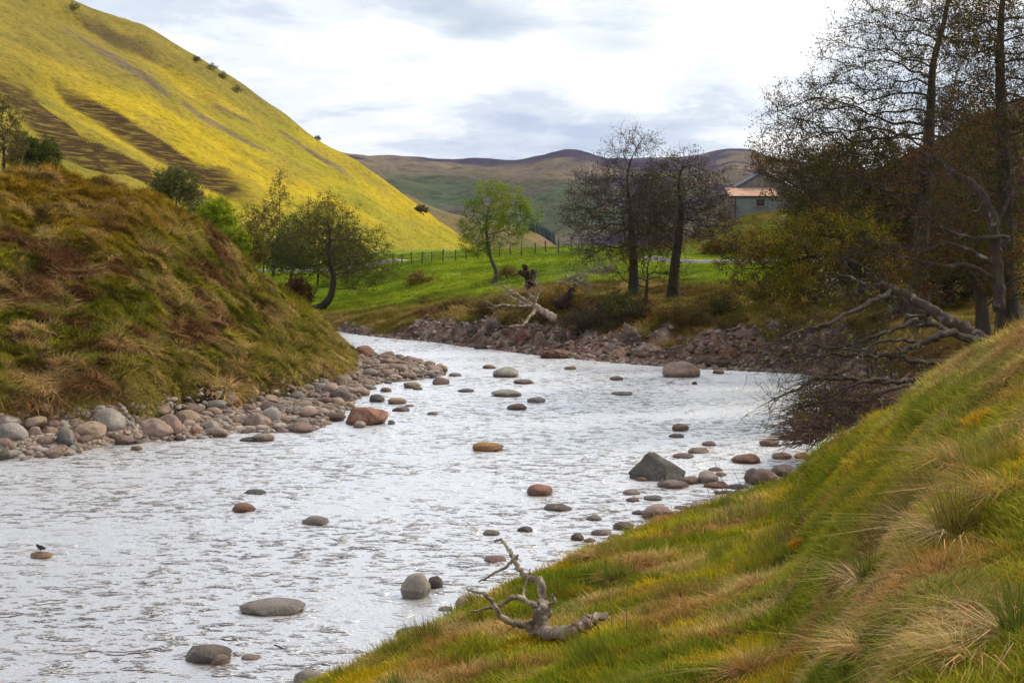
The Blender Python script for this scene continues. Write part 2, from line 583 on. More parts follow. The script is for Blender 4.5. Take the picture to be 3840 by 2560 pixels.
def near_col(x, y, z):
    a = fbm(x * 0.45, y * 0.45, 0, 3, 31)
    b = fbm(x * 0.9, y * 0.9, 0, 3, 35)
    c = fbm(x * 0.6, y * 0.6, 0, 3, 39)
    up = sstep(1.5, 4.5, z + 0.6 * a)                       # the higher, drier bank carries more straw
    k = mixc(GREEN, LIME, sstep(-0.3, 0.4, a))
    k = mixc(k, MOSS, 0.85 * sstep(0.05, 0.35, b))
    k = mixc(k, STRAW, np.clip(sstep(0.2, 0.55, c) * 0.7 + 0.08 * up, 0, 0.8))
    k = mixc(k, RUST, 0.8 * sstep(0.2, 0.48, fbm(x * 0.8, y * 0.8, 0, 3, 44)))
    return mixc(SOIL, k, sstep(0.15, 0.5, z))
near_o = near.build('river_bank', 240, 200, M['bank'], lambda x, y, z: mixc(near_col(x, y, z), SOIL, 0.45))

# --- left mound with the shingle bar at its foot
def left_cols():
    #  px : waterline sy, foot sy (z .5), crest sy, crest D
    T = [(-250, 1760, 1640, 560, 52), (0, 1718, 1608, 640, 55), (61, 1705, 1592, 652, 56.5), (108, 1664, 1588, 676, 57.5), (152, 1650, 1560, 718, 59), (184, 1640, 1530, 786, 60.5),
         (209, 1640, 1516, 849, 62), (238, 1616, 1509, 945, 64.5), (264, 1617, 1482, 1022, 67), (279, 1617, 1478, 1063, 68), (305, 1617, 1440, 1159, 71), (326, 1600, 1425, 1228, 72), (345, 1545, 1400, 1285, 71)]
    out = []
    for px, w, f, c, cd in T:
        Dw, Df = CAMZ * FS / (w - HY), (CAMZ - 0.5) * FS / (f + 14 - HY)
        c = c + 26 * min(1, max(0, (330 - px) / 60))
        zc = CAMZ + (HY - c) / FS * cd
        zc = max(zc, 0.8)
        g = cd - Df
        lip = min(1.25, 0.5 + (zc - 0.5) * 0.5)
        out.append((px, [(Dw - 3, -0.7), (Dw, 0.0), (Dw + 0.6 * (Df - Dw), 0.32), (Df, 0.45), (Df + 0.5, lip), (Df + 0.3 * g, lip + (zc - lip) * 0.28), (Df + 0.66 * g, lip + (zc - lip) * 0.68),
                         (cd, zc), (cd + 6, zc - 0.55 - 0.14 * zc), (cd + 19, -0.6 if px > 300 else 1.6)]))
    for px, a, b in ((360, 52.8, 77.5), (373, 57.5, 74), (400, 58.6, 72), (427, 60.2, 67.5), (446, 62, 65)):
        m = (a + b) / 2
        q = (b - a) / 24
        out.append((px, [(a - 3, -0.7), (a, 0.0), (a + 0.2 * (b - a), 0.15 * q), (m - 1, 0.25 * q), (m, 0.25 * q), (m + .5, 0.25 * q), (m + 1, 0.24 * q), (m + 2, 0.2 * q), (b, 0), (b + 4, -0.7)]))
    return out
def tus(x, y):
    """tussocks: 0 in the hollows between them, 1 on their tops"""
    wx, wy = x + 0.3 * noise(x * 0.7, y * 0.7, 0, 66), y + 0.3 * noise(x * 0.7, y * 0.7, 0, 67)
    b = np.abs(noise(wx * 0.85, wy * 1.25, 0, 68)) * 2.2 + 0.8 * np.abs(noise(wx * 1.9, wy * 2.6, 0, 69))
    return np.clip(b, 0, 1.2)
def left_disp(x, y, z):
    f = sstep(0.55, 1.6, z)
    n1 = fbm(x * 0.33, y * 0.33, 0, 4, 51)
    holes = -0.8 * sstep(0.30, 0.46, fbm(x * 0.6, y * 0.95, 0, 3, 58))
    return f * (0.40 * n1 + 0.30 * (tus(x, y) - 0.6) + holes) + (1 - f) * 0.05 * fbm(x * 2, y * 2, 0, 2, 60)
left = Sheet(left_cols(), 7, left_disp)
SHINGLE = np.array((0.19, 0.135, 0.108))
def left_zone(x, y, z):
    """0 shingle .. 1 turf"""
    D, Z = left.knots(512 + 1280 * x / y)
    return sstep(-0.3, 0.3, y - D[:, 3] - 0.15 + 0.8 * fbm(x * 0.6, y * 0.6, 0, 3, 63)) * sstep(0.35, 0.75, z) * (512 + 1280 * x / y < 361)
def left_col(x, y, z):
    px = 512 + 1280 * x / y
    a = fbm(x * 0.16, y * 0.16, 0, 4, 71)
    b = fbm(x * 0.5, y * 0.8, 0, 4, 74)
    c = fbm(x * 0.38, y * 0.5, 0, 5, 78)
    top = sstep(5.5, 8.5, z + 2 * a)
    g = mixc((0.12, 0.125, 0.012), (0.24, 0.225, 0.02), sstep(-0.35, 0.35, b))
    g = mixc(g, (0.36, 0.22, 0.018), 0.75 * top)                                   # gold moss along the crest
    g = mixc(g, (0.16, 0.075, 0.038), np.clip(1.0 * sstep(-0.02, 0.22, c + 0.25 * b) * sstep(9, 6, z) * sstep(330, 190, px), 0, 0.9))   # dead bracken
    g = mixc(g, (0.42, 0.30, 0.11), 0.7 * sstep(0.12, 0.4, fbm(x * 0.7, y * 1.1, 0, 3, 82)) + 0.3 * sstep(3, 1, z))
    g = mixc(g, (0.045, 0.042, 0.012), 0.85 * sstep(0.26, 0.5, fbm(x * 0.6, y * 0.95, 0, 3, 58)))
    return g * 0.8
def left_sheet_col(x, y, z):
    zn = left_zone(x, y, z)
    t = mixc(left_col(x, y, z), SOIL, 0.6)
    lip_shade = sstep(-0.35, 0.1, y - left.knots(512 + 1280 * x / y)[0][:, 3]) * (512 + 1280 * x / y < 358)
    sh = mixc(SHINGLE * (0.9 + 0.3 * fbm(x * 2, y * 2, 0, 3, 84))[:, None], (0.022, 0.015, 0.009), lip_shade)  # near-black strip under the turf lip: overhang shadow painted into the soil colour
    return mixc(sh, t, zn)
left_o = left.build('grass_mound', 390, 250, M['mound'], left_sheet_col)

# --- far bank, green terrace, road level and the knoll with the cottage
mid = Sheet([
    (-260, [(80, 1.5), (84, 1.6), (90, 2), (96, 2.4), (105, 2.8), (125, 3.2), (150, 3.6), (180, 4.2), (240, 4.8), (330, 5), (420, 5)]),
    (200, [(92, -0.7), (99, 0.0), (101, 0.9), (106, 1.3), (115, 1.8), (130, 2.5), (150, 3.0), (172, 3.2), (200, 4.3), (260, 5.3), (420, 5)]),
    (322, [(92, -0.7), (98, 0.0), (100, 0.8), (104, 1.15), (113, 1.8), (128, 2.5), (150, 3.0), (167, 3.2), (195, 4.4), (250, 5.6), (420, 5)]),
    (360, [(86, -0.7), (91, 0.0), (93, 0.7), (98, 1.1), (106, 1.8), (118, 2.7), (140, 3.5), (155, 3.6), (185, 4.7), (250, 5.8), (430, 5)]),
    (392, [(82, -0.7), (87.5, 0.0), (90, 0.75), (95, 1.15), (104, 1.95), (114, 2.9), (130, 3.9), (150, 4.55), (175, 5.1), (240, 5.95), (440, 5)]),
    (430, [(79, -0.7), (84.5, 0.0), (86.5, 1.0), (92, 1.5), (100, 2.4), (110, 3.4), (125, 4.4), (145, 4.85), (170, 5.4), (240, 6.0), (440, 5)]),
    (470, [(75, -0.7), (79.5, 0.0), (82.5, 0.8), (87, 1.55), (94, 2.3), (105, 3.3), (118, 4.25), (135, 4.95), (160, 5.55), (240, 6.1), (440, 5)]),
    (544, [(69, -0.7), (73, 0.0), (76, 0.75), (80.5, 1.7), (88, 2.6), (97, 3.55), (108, 4.4), (120, 5.05), (138, 6.0), (175, 6.2), (420, 5)]),
    (590, [(66, -0.7), (70, 0.0), (73, 0.7), (77.5, 1.65), (85, 2.6), (95, 3.5), (106, 4.5), (118, 5.2), (132, 6.3), (165, 6.4), (420, 5)]),
    (632, [(63, -0.7), (67.6, 0.0), (70.6, 0.65), (76, 1.75), (85, 2.75), (95, 3.55), (106, 4.45), (118, 4.8), (130, 5.3), (165, 6.4), (420, 5)]),
    (680, [(61, -0.7), (66, 0.0), (69, 0.65), (74.5, 1.85), (84, 3.0), (95, 3.8), (108, 4.55), (126, 4.75), (137, 6.0), (160, 6.6), (420, 5)]),
    (718, [(60, -0.7), (64.6, 0.0), (67.6, 0.7), (73.5, 1.95), (84, 3.25), (95, 3.95), (110, 4.6), (127, 4.75), (139, 7.3), (151, 9.3), (420, 8)]),
    (760, [(58, -0.7), (63.5, 0.0), (66.6, 0.75), (73.5, 2.1), (84, 3.4), (95, 4.1), (110, 4.65), (126, 4.8), (138, 8.3), (150, 10.2), (420, 9)]),
    (800, [(57, -0.7), (62.5, 0.0), (65.6, 0.75), (73.5, 2.2), (84, 3.5), (95, 4.15), (108, 4.7), (124, 4.85), (136, 8.9), (148, 10.7), (420, 9)]),
    (850, [(52, -0.7), (58.5, 0.0), (61, 1.2), (69, 2.5), (80, 3.4), (92, 4.1), (106, 4.8), (122, 5.1), (134, 8.7), (148, 10.8), (420, 10)]),
    (890, [(33, -0.4), (45, 0.25), (53, 0.9), (60, 2.3), (70, 3.1), (85, 3.9), (102, 4.9), (120, 5.4), (134, 8.3), (148, 10.4), (420, 12)]),
    (950, [(27, 0.6), (37, 1.2), (46, 1.6), (54, 2.6), (66, 3.1), (82, 4.0), (102, 5.0), (120, 5.7), (134, 8.0), (148, 10), (420, 14)]),
    (1024, [(22, 2.2), (30, 2.6), (42, 2.8), (52, 3.1), (66, 3.6), (82, 4.3), (102, 5.2), (120, 6.0), (134, 7.9), (148, 9.6), (420, 16)]),
    (1340, [(18, 3.2), (26, 3.4), (38, 3.5), (50, 3.7), (66, 4.1), (82, 4.8), (102, 5.6), (120, 6.4), (134, 7.9), (148, 9.4), (420, 18)]),
], 9, None)
def mid_w(x, y):
    return 512 + 1280 * x / y
def mid_disp(x, y, z):
    px = mid_w(x, y)
    D, Z = mid.knots(px)
    near_w = sstep(26, 2, y - D[:, 1])                       # 1 at the water's edge, 0 on the terrace
    rock = sstep(0.05, 0.5, z) * near_w
    n1 = fbm(x * 0.25, y * 0.25, 0, 4, 91)
    rd = np.abs(fbm(x * 0.42, y * 0.5, 0, 4, 95))
    f = sstep(-0.1, 0.5, z)
    calm = 1 - 0.85 * sstep(112, 122, y) * sstep(150, 135, y) * (px > 600) - 0.0
    return f * (0.26 * n1 * (0.4 + near_w) * calm + rock * (1.0 * rd - 0.25 + 0.18 * np.abs(fbm(x * 2.2, y * 2.6, 0, 3, 97))) * sstep(395, 450, px) + 0.10 * fbm(x * 0.9, y * 0.9, 0, 3, 99) * calm)
mid.disp = mid_disp
def mid_rock(x, y, z):
    px = mid_w(x, y)
    D, Z = mid.knots(px)
    d = y - D[:, 1]
    lim = np.interp(px, [300, 380, 420, 470, 544, 632, 700, 800, 900, 1024], [0.8, 1.2, 3.2, 5.0, 6.5, 6.0, 5.5, 8.0, 7, 2])
    return sstep(1.2, -1.2, d - lim + 3.2 * fbm(x * 0.3, y * 0.3, 0, 4, 101))
def mid_col(x, y, z):
    px = mid_w(x, y)
    D, Z = mid.knots(px)
    d = y - D[:, 1]
    a = fbm(x * 0.12, y * 0.12, 0, 4, 111)
    b = fbm(x * 0.4, y * 0.4, 0, 4, 115)
    lush = mixc((0.125, 0.19, 0.010), (0.22, 0.28, 0.014), sstep(-0.35, 0.35, a))
    rough = mixc((0.17, 0.145, 0.022), (0.33, 0.24, 0.07), sstep(-0.25, 0.4, b))
    rough = mixc(rough, (0.15, 0.075, 0.028), 0.7 * sstep(0.12, 0.42, fbm(x * 0.22, y * 0.22, 0, 4, 119)))
    edge = np.interp(px, [200, 330, 400, 470, 544, 600, 640, 700, 760, 850, 1024], [4, 6, 11, 17, 22, 26, 30, 22, 26, 40, 60])
    t = sstep(-3, 4, d - edge + 7 * a)
    g = mixc(rough, lush, t)
    knoll = sstep(5.4, 6.6, z) * (px > 640) * sstep(100, 120, y)
    g = mixc(g, mixc((0.19, 0.15, 0.04), (0.13, 0.15, 0.018), sstep(-0.2, 0.3, b)), knoll * 0.85)
    g = mixc(g, (0.16, 0.07, 0.025), 0.6 * knoll * sstep(0.05, 0.35, a))
    g = mixc(g, (0.12, 0.062, 0.04), 0.85 * sstep(0.12, 0.34, fbm(x * 0.28, y * 0.4, 0, 4, 118)) * sstep(20, 9, d) * (px > 420))
    g = mixc(g, (0.055, 0.042, 0.018), 0.75 * sstep(0.05, 0.4, fbm(x * 0.35, y * 0.35, 0, 4, 117)) * (1 - t) * sstep(40, 25, d) * (px > 440))
    far = sstep(240, 330, y)
    return mixc(g, (0.24, 0.22, 0.03), far)
PINK, GREYR = np.array((0.21, 0.125, 0.098)), np.array((0.30, 0.25, 0.22))
def mid_sheet_col(x, y, z):
    r = mid_rock(x, y, z)
    rc = mixc(PINK * 0.45, PINK * 0.95, sstep(-0.3, 0.3, fbm(x * 0.9, y * 0.9, 0, 4, 121)))
    rc = mixc(rc, GREYR, 0.8 * sstep(0.15, 0.45, fbm(x * 1.3, y * 1.3, 0, 4, 125)))
    rc = mixc(rc, SOIL, 0.8 * sstep(0.1, 0.4, fbm(x * 0.5, y * 0.5, 0, 4, 129)))
    return mixc(mid_col(x, y, z) * 0.85, rc, r)
mid_o = mid.build('meadow_terrace', 470, 260, M['terrace'], mid_sheet_col)

# --- the big hillside on the left
def hill_cols():
    sk = [(-170, -430, 420, 92, 2), (0, -135, 405, 104, 4), (57, -5, 400, 122, 4), (72, 22, 402, 126, 4), (87, 38, 408, 130, 4), (144, 98, 420, 150, 4.2), (196, 220, 428, 172, 4.5), (226, 286, 430, 190, 4.6), (257, 367, 430, 203, 4.8), (287, 441, 430, 215, 5),
          (322, 539, 427, 228, 5.2), (348, 583, 425, 238, 5.4), (374, 653, 422, 256, 5.6), (405, 735, 416, 286, 5.8), (435, 816, 408, 330, 5.9), (457, 868, 402, 368, 5.9), (472, 912, 398, 380, 5.8), (490, 950, 396, 388, 5.2)]
    out = []
    for px, sy, D1, D0, z0 in sk:
        z1 = CAMZ + (HY - sy) / FS * D1
        L_ = D1 - D0
        out.append((px, [(D0 - 8, z0 - 1.5), (D0, z0), (D0 + 0.14 * L_, z0 + 0.085 * (z1 - z0)), (D0 + 0.4 * L_, z0 + 0.33 * (z1 - z0)), (D0 + 0.72 * L_, z0 + 0.70 * (z1 - z0)), (D1, z1), (D1 + 25, z1 - 3 - 0.04 * z1), (D1 + 110, z1 * 0.55 - 10)]))
    return out
hill = Sheet(hill_cols(), 6)
def hpoly(pts, d0=100):
    return np.array([hill.ray(x * 0.6121, y * 0.6121, 95, 420)[:2] for x, y in pts])
def seg_dist(x, y, P):
    """signed distance to a polyline in plan (positive on its uphill-right side) and position along it 0..1"""
    best = np.full(len(x), 1e9)
    sd = np.zeros(len(x))
    al = np.zeros(len(x))
    for i in range(len(P) - 1):
        a, b = P[i], P[i + 1]
        ab = b - a
        q = np.c_[x, y] - a
        t = np.clip((q @ ab) / (ab @ ab), 0, 1)
        v = q - t[:, None] * ab
        d = np.hypot(v[:, 0], v[:, 1])
        s_ = np.sign(ab[0] * q[:, 1] - ab[1] * q[:, 0])
        m = d < best
        best[m], sd[m], al[m] = d[m], (d * s_)[m], ((i + t) / (len(P) - 1))[m]
    return sd, al
GUL = [  # centre lines of the gullies (photo), depth, width of the steep far wall
    (hpoly([(-300, 260), (0, 520), (200, 690), (430, 860), (640, 990), (780, 1080)]), 3.4, 13),
    (hpoly([(560, 860), (680, 910), (820, 1010), (930, 1110)]), 2.6, 9),
    (hpoly([(230, 410), (480, 575), (700, 710), (900, 830), (1150, 975), (1350, 1080), (1620, 1190)]), 3.2, 11),
    (hpoly([(950, 960), (1100, 1060), (1250, 1150), (1450, 1230)]), 2.2, 8),
    (hpoly([(430, 60), (560, 150), (700, 225), (900, 300), (1100, 400)]), 3.5, 12)]
SCREE = [(hpoly([(330, 135), (520, 235), (720, 370), (900, 510), (1060, 600)]), 6), (hpoly([(1080, 620), (1230, 730), (1420, 830), (1700, 960)]), 3.0), (hpoly([(1280, 590), (1420, 680), (1560, 760)]), 2.5), (hpoly([(1690, 790), (1850, 890), (2000, 980), (2150, 1100)]), 4)]
def hill_disp(x, y, z):
    o = 1.5 * fbm(x * 0.02, y * 0.02, 0, 3, 141) + 0.5 * fbm(x * 0.09, y * 0.09, 0, 3, 145)
    for P, dep, wd in GUL:
        sd, al = seg_dist(x, y, P)
        e = sstep(0, 0.12, al) * sstep(1.0, 0.85, al)
        wall = np.where(sd > 0, np.exp(-(sd / wd) ** 2), np.exp(-(sd / (wd * 1.6)) ** 2))
        o = o - dep * wall * e
    return o * sstep(3.5, 9, z)
hill.disp = hill_disp
def hill_col(x, y, z):
    a = fbm(x * 0.018, y * 0.018, 0, 4, 151)
    b = fbm(x * 0.06, y * 0.06, 0, 4, 155)
    g = mixc((0.40, 0.30, 0.016), (0.28, 0.25, 0.02), sstep(-0.3, 0.3, a))
    g = mixc(g, (0.29, 0.22, 0.035), 0.7 * sstep(0.0, 0.4, b))
    px, sy = 512 + 1280 * x / y, HY - (z - CAMZ) / y * FS
    hi = sstep(22, 48, z + 16 * a - 0.10 * (y - 250))
    g = mixc(g, (0.205, 0.165, 0.035), 0.85 * hi)                      # olive-tan grass up the slope, dulled so the band below looks sunlit
    g = mixc(g, (0.17, 0.155, 0.026), 0.85 * sstep(260, 190, y + 40 * a))   # greener at the near toe
    for P, wd in SCREE:
        sd, al = seg_dist(x, y, P)
        g = mixc(g, (0.15, 0.105, 0.085), 0.75 * sstep(wd, wd * 0.3, np.abs(sd) + 3 * b) * sstep(0, 0.1, al) * sstep(1, 0.85, al))
    sd, al = seg_dist(x, y, GUL[4][0])
    g = mixc(g, (0.085, 0.06, 0.03), 0.8 * sstep(-1, 3, sd) * sstep(14, 9, sd) * sstep(0, .1, al) * sstep(1, .8, al))
    return g
def hill_band(x, y, z):
    o = np.zeros(len(x))
    nz = fbm(x * 0.07, y * 0.07, 0, 4, 166)
    for P, dep, wd in GUL[:4]:
        sd, al = seg_dist(x, y, P)
        e = sstep(0, 0.12, al + 0.06 * nz) * sstep(1.0, 0.9, al + 0.06 * nz)
        o = np.maximum(o, sstep(-2, 3, sd + 2 * nz) * sstep(wd * 1.02, wd * 0.92, sd + 2.2 * nz) * e)
    return o
hill_o = hill.build('hillside', 390, 330, M['hill'], hill_col, hill_band)

# --- far hills beyond the valley
def far_cols(sk, D1, D0, z0):
    out = []
    for px, sy in sk:
        z1 = CAMZ + (HY - sy) / FS * D1
        L_ = D1 - D0
        out.append((px, [(D0 - 60, z0 - 10), (D0, z0), (D0 + 0.25 * L_, z0 + 0.26 * (z1 - z0)), (D0 + 0.6 * L_, z0 + 0.66 * (z1 - z0)), (D1, z1), (D1 + 120, z1 - 12), (D1 + 500, z1 * 0.5)]))
    return out
fh = Sheet(far_cols([(250, 560), (330, 572), (348, 583), (392, 591), (435, 612), (470, 608), (492, 612), (518, 617), (540, 596), (562, 575), (579, 580), (610, 607), (644, 601), (680, 596), (697, 588), (731, 568), (753, 571), (766, 590), (784, 606), (850, 640), (905, 650), (1200, 660)], 2300, 800, 2), 4)
def fh_disp(x, y, z):
    t = sstep(5, 40, z) * sstep(2280, 1900, y)
    sp = fbm(x * 0.004 + y * 0.0008, y * 0.0012, 0, 4, 171)
    return t * (26 * sp + 7 * fbm(x * 0.012, y * 0.012, 0, 3, 175)) + 4 * fbm(x * 0.01, y * 0.01, 0, 3, 178) * sstep(20, 60, z)
fh.disp = fh_disp
def fh_col(x, y, z):
    a = fbm(x * 0.004, y * 0.004, 0, 4, 181)
    b = fbm(x * 0.012, y * 0.012, 0, 4, 185)
    g = mixc((0.062, 0.085, 0.045), (0.11, 0.088, 0.06), sstep(-0.25, 0.35, a))
    g = mixc(g, (0.15, 0.115, 0.08), sstep(70, 105, z + 18 * a))
    px = 512 + 1280 * x / y
    he = np.clip(sstep(108, 132, z + 25 * b + 10 * np.sin(px * 0.03)) * sstep(0.35, -0.1, a) + sstep(560, 620, px) * sstep(0.12, 0.3, b + 0.5 * a), 0, 1)
    g = mixc(g, (0.034, 0.026, 0.06), 0.97 * he)                                     # heather
    g = mixc(g, (0.11, 0.07, 0.085), 0.6 * sstep(0.2, 0.5, fbm(x * 0.006, y * 0.004, 0, 3, 189)) * sstep(95, 60, z))
    return g
far_o = fh.build('far_hills', 300, 140, M['far_hill'], fh_col)
spur = Sheet(far_cols([(380, 700), (455, 800), (500, 838), (526, 858), (553, 911), (566, 945)], 700, 470, 3), 4, lambda x, y, z: 3 * fbm(x * 0.02, y * 0.02, 0, 4, 191) * sstep(4, 12, z))
spur_o = spur.build('valley_spur', 100, 70, M['hill'], lambda x, y, z: mixc((0.17, 0.125, 0.055), (0.125, 0.11, 0.045), sstep(-0.3, 0.3, fbm(x * 0.02, y * 0.03, 0, 4, 195))))
rh = Sheet(far_cols([(845, 690), (880, 650), (905, 612), (968, 470), (1024, 380), (1340, 60)], 360, 150, 8), 5, lambda x, y, z: 2.2 * fbm(x * 0.03, y * 0.03, 0, 4, 201) * sstep(8, 16, z))
rh_o = rh.build('wooded_slope', 100, 80, M['hill'], lambda x, y, z: mixc((0.055, 0.034, 0.030), (0.085, 0.055, 0.025), sstep(-0.3, 0.3, fbm(x * 0.03, y * 0.03, 0, 4, 205))))

# --- river water
def water():
    nu, nv = 330, 400
    px = np.linspace(-330, 1330, nu)
    t = np.linspace(0, 1, nv)
    y = np.exp(np.log(8.0) * (1 - t) + np.log(150.0) * t)[None] * np.ones((nu, 1))
    x = (px[:, None] - 512) / 1280 * y
    X, Y = x.ravel(), y.ravel()
    rif = sstep(-0.15, 0.4, fbm(X * 0.12, Y * 0.2, 0, 3, 211)) * 0.85 + 0.15
    warp = 0.6 * fbm(X * 0.4, Y * 0.4, 0, 2, 214)
    a = fbm(X * 0.7 + warp, Y * 1.3 - 0.15 * X + warp, 0, 3, 217)
    b = np.clip(1 - np.abs(fbm(X * 1.5 + warp, Y * 2.4 + 0.3 * X + warp, 0, 3, 221)) * 3.2, 0, 1) ** 1.5      # short sharp crests
    c = sstep(0.05, 0.5, fbm(X * 1.5, Y * 2.2, 0, 2, 229))
    Z = rif * (0.026 * a + 0.03 * b * c) + 0.007 * fbm(X * 4.2, Y * 6, 0, 2, 225)
    Z *= np.interp(Y, [8, 60, 150], [1, 1.1, 1.0])
    Z -= 0.012
    i = np.arange(nu - 1)[:, None] * nv + np.arange(nv - 1)[None]
    F = np.stack([i, i + nv, i + nv + 1, i + 1], -1).reshape(-1, 4)
    m, n, l, b_ = new_mat('river_water')
    tone = mnoise(n, l, 0.8, 4, 0.6)
    l.new(ramp(n, l, tone, [(0.3, (0.08, 0.036, 0.015)), (0.7, (0.19, 0.10, 0.052))]), b_.inputs['Base Color'])
    b_.inputs['Roughness'].default_value = 0.25
    gl = nd(n, 'ShaderNodeBsdfGlossy')
    gl.distribution = 'MULTI_GGX'
    gl.inputs['Roughness'].default_value = 0.38
    gl.inputs['Color'].default_value = (0.97, 0.97, 0.98, 1)
    lw = nd(n, 'ShaderNodeLayerWeight')
    # ruffled skin plus sparse steep wavelets in drifting patches
    wl = ramp(n, l, mnoise(n, l, 2.0, 3, 0.5, mapping=(0.8, 1.5, 1)), [(0.55, (0,) * 3), (0.68, (1,) * 3)], 'EASE')
    w2 = ramp(n, l, mnoise(n, l, 4.6, 3, 0.5, mapping=(0.7, 1.4, 1)), [(0.55, (0,) * 3), (0.70, (1,) * 3)], 'EASE')
    pt = ramp(n, l, mnoise(n, l, 0.22, 3, 0.6, mapping=(0.7, 1.2, 1)), [(0.40, (0.15,) * 3), (0.60, (1,) * 3)])
    hs = mixn(n, l, 0.42, wl, w2, 'ADD')
    hs = mixn(n, l, 1.0, hs, pt, 'MULTIPLY')
    fi = mnoise(n, l, 13.0, 4, 0.6, mapping=(1, 1.7, 1))
    bump(n, l, b_, mixn(n, l, 0.10, hs, fi, 'ADD'), 1.0, 0.30)
    bn = b_.inputs['Normal'].links[0].from_socket
    l.new(bn, gl.inputs['Normal'])
    l.new(bn, lw.inputs['Normal'])
    fac = ramp(n, l, lw.outputs['Facing'], [(0.0, (0.03,) * 3), (0.32, (0.06,) * 3), (0.46, (0.45,) * 3), (0.57, (0.96,) * 3), (1.0, (1.0,) * 3)])
    mx = nd(n, 'ShaderNodeMixShader')
    l.new(fac, mx.inputs[0])
    l.new(b_.outputs[0], mx.inputs[1])
    l.new(gl.outputs[0], mx.inputs[2])
    l.new(mx.outputs[0], n['Material Output'].inputs[0])
    return structure(mesh('river_water', np.c_[X, Y, Z], F, m))
water_o = water()

# --- road along the terrace
def road():
    P = [(150, 178), (230, 172), (285, 168), (330, 163), (372, 156), (395, 154), (430, 152), (500, 150), (600, 138), (640, 128), (690, 126.5), (730, 126), (775, 124.5), (830, 123), (900, 122)]
    P = catmull(np.array([[(p - 512) / 1280 * d, d, 0] for p, d in P]), 6)
    T = np.gradient(P, axis=0)
    T /= np.linalg.norm(T, axis=1)[:, None]
    S = np.c_[-T[:, 1], T[:, 0], T[:, 2]]
    px = 512 + 1280 * P[:, 0] / P[:, 1]
    hid = sstep(395, 425, px) * sstep(655, 625, px) * 1.2
    zc = mid.h(P[:, 0], P[:, 1]) + 0.28 - hid
    V = []
    prof = [(-1.7, -0.5), (-1.5, 0.0), (0, 0.05), (1.5, 0.0), (1.7, -0.5)]
    for o, dz in prof:
        V.append(P + S * o + np.c_[np.zeros((len(P), 2)), zc + dz - P[:, 2]])
    V = np.array(V).transpose(1, 0, 2).reshape(-1, 3)
    k = len(prof)
    F = [(i * k + j, (i + 1) * k + j, (i + 1) * k + j + 1, i * k + j + 1) for i in range(len(P) - 1) for j in range(k - 1)]
    return structure(mesh('road', V, F, plain('road_tarmac', (0.26, 0.24, 0.22), 0.9, 0.15, 1.5)))
road()
# ------------------------------------------------------------------ stones
ROCKC = {'g': (0.25, 0.225, 0.195), 'p': (0.27, 0.19, 0.15), 'd': (0.115, 0.09, 0.075), 'b': (0.19, 0.125, 0.098), 'r': (0.25, 0.125, 0.082), 'k': (0.085, 0.08, 0.07), 'o': (0.31, 0.205, 0.115),
         'w': (0.37, 0.30, 0.255), 'n': (0.10, 0.09, 0.055), 't': (0.27, 0.195, 0.135), 'f': (0.33, 0.17, 0.05)}
def ico(sub):
    import bmesh
    bm = bmesh.new()
    bmesh.ops.create_icosphere(bm, subdivisions=sub, radius=1)
    V = np.array([v.co[:] for v in bm.verts])
    F = np.array([[v.index for v in f.verts] for f in bm.faces])
    bm.free()
    return V, F
ICO = {k: ico(k) for k in (2, 3, 4)}
def rock_shape(seed, ang=0.0, sub=3, lump=0.22):
    r = np.random.default_rng(seed)
    V, F = ICO[sub]
    V = V.copy()
    o = r.uniform(-40, 40, 3)
    d = 1 + lump * fbm(V[:, 0] * 0.9 + o[0], V[:, 1] * 0.9 + o[1], V[:, 2] * 0.9 + o[2], 2, seed % 97) + 0.05 * fbm(V[:, 0] * 3 + o[0], V[:, 1] * 3 + o[1], V[:, 2] * 3 + o[2], 2, seed % 89)
    V *= d[:, None]
    for i in range(int(4 + 9 * ang)):            # planes that cut the stone into facets
        nrm = r.normal(size=3)
        nrm[2] = abs(nrm[2]) * 0.8
        nrm /= np.linalg.norm(nrm)
        lim = r.uniform(0.88, 1.0) - 0.28 * ang * r.random()
        e = V @ nrm - lim
        V = V - np.where(e > 0, e * (0.5 + 0.45 * ang), 0)[:, None] * nrm
    if ang > 0.4:
        V *= (1 + 0.05 * fbm(V[:, 0] * 4, V[:, 1] * 4, V[:, 2] * 4, 3, 3))[:, None]
    V[:, 2] *= 1.0
    V -= (V.max(0) + V.min(0)) / 2
    return V / (np.abs(V).max(0) + 1e-6), F
ZM = {'A': (0, 1480, .2721), 'B': (600, 1400, .2721), 'C': (1100, 1240, .2721), 'D': (1700, 1320, .4252), 'E': (2300, 1560, .3401), 'F': (1500, 1760, .4464), 'G': (0, 1700, .5484), 'H': (1700, 960, .3401), 'I': (2400, 1060, .3827)}
rock_spots = []
def ground_zs(x, y):
    """height of the shingle or bank under a stone, or the water"""
    px = 512 + 1280 * x / y
    z = np.full(len(x), -0.03)
    z = np.where((px < 446) & (y > 30), np.maximum(z, left.h(x, y)), z)
    z = np.where(px > 250, np.maximum(z, near.h(x, y)), z)
    return np.where((y > 50) & (px > 446), np.maximum(z, mid.h(x, y)), z)
def ground_z(x, y):
    return float(ground_zs(np.array([float(x)]), np.array([float(y)]))[0])
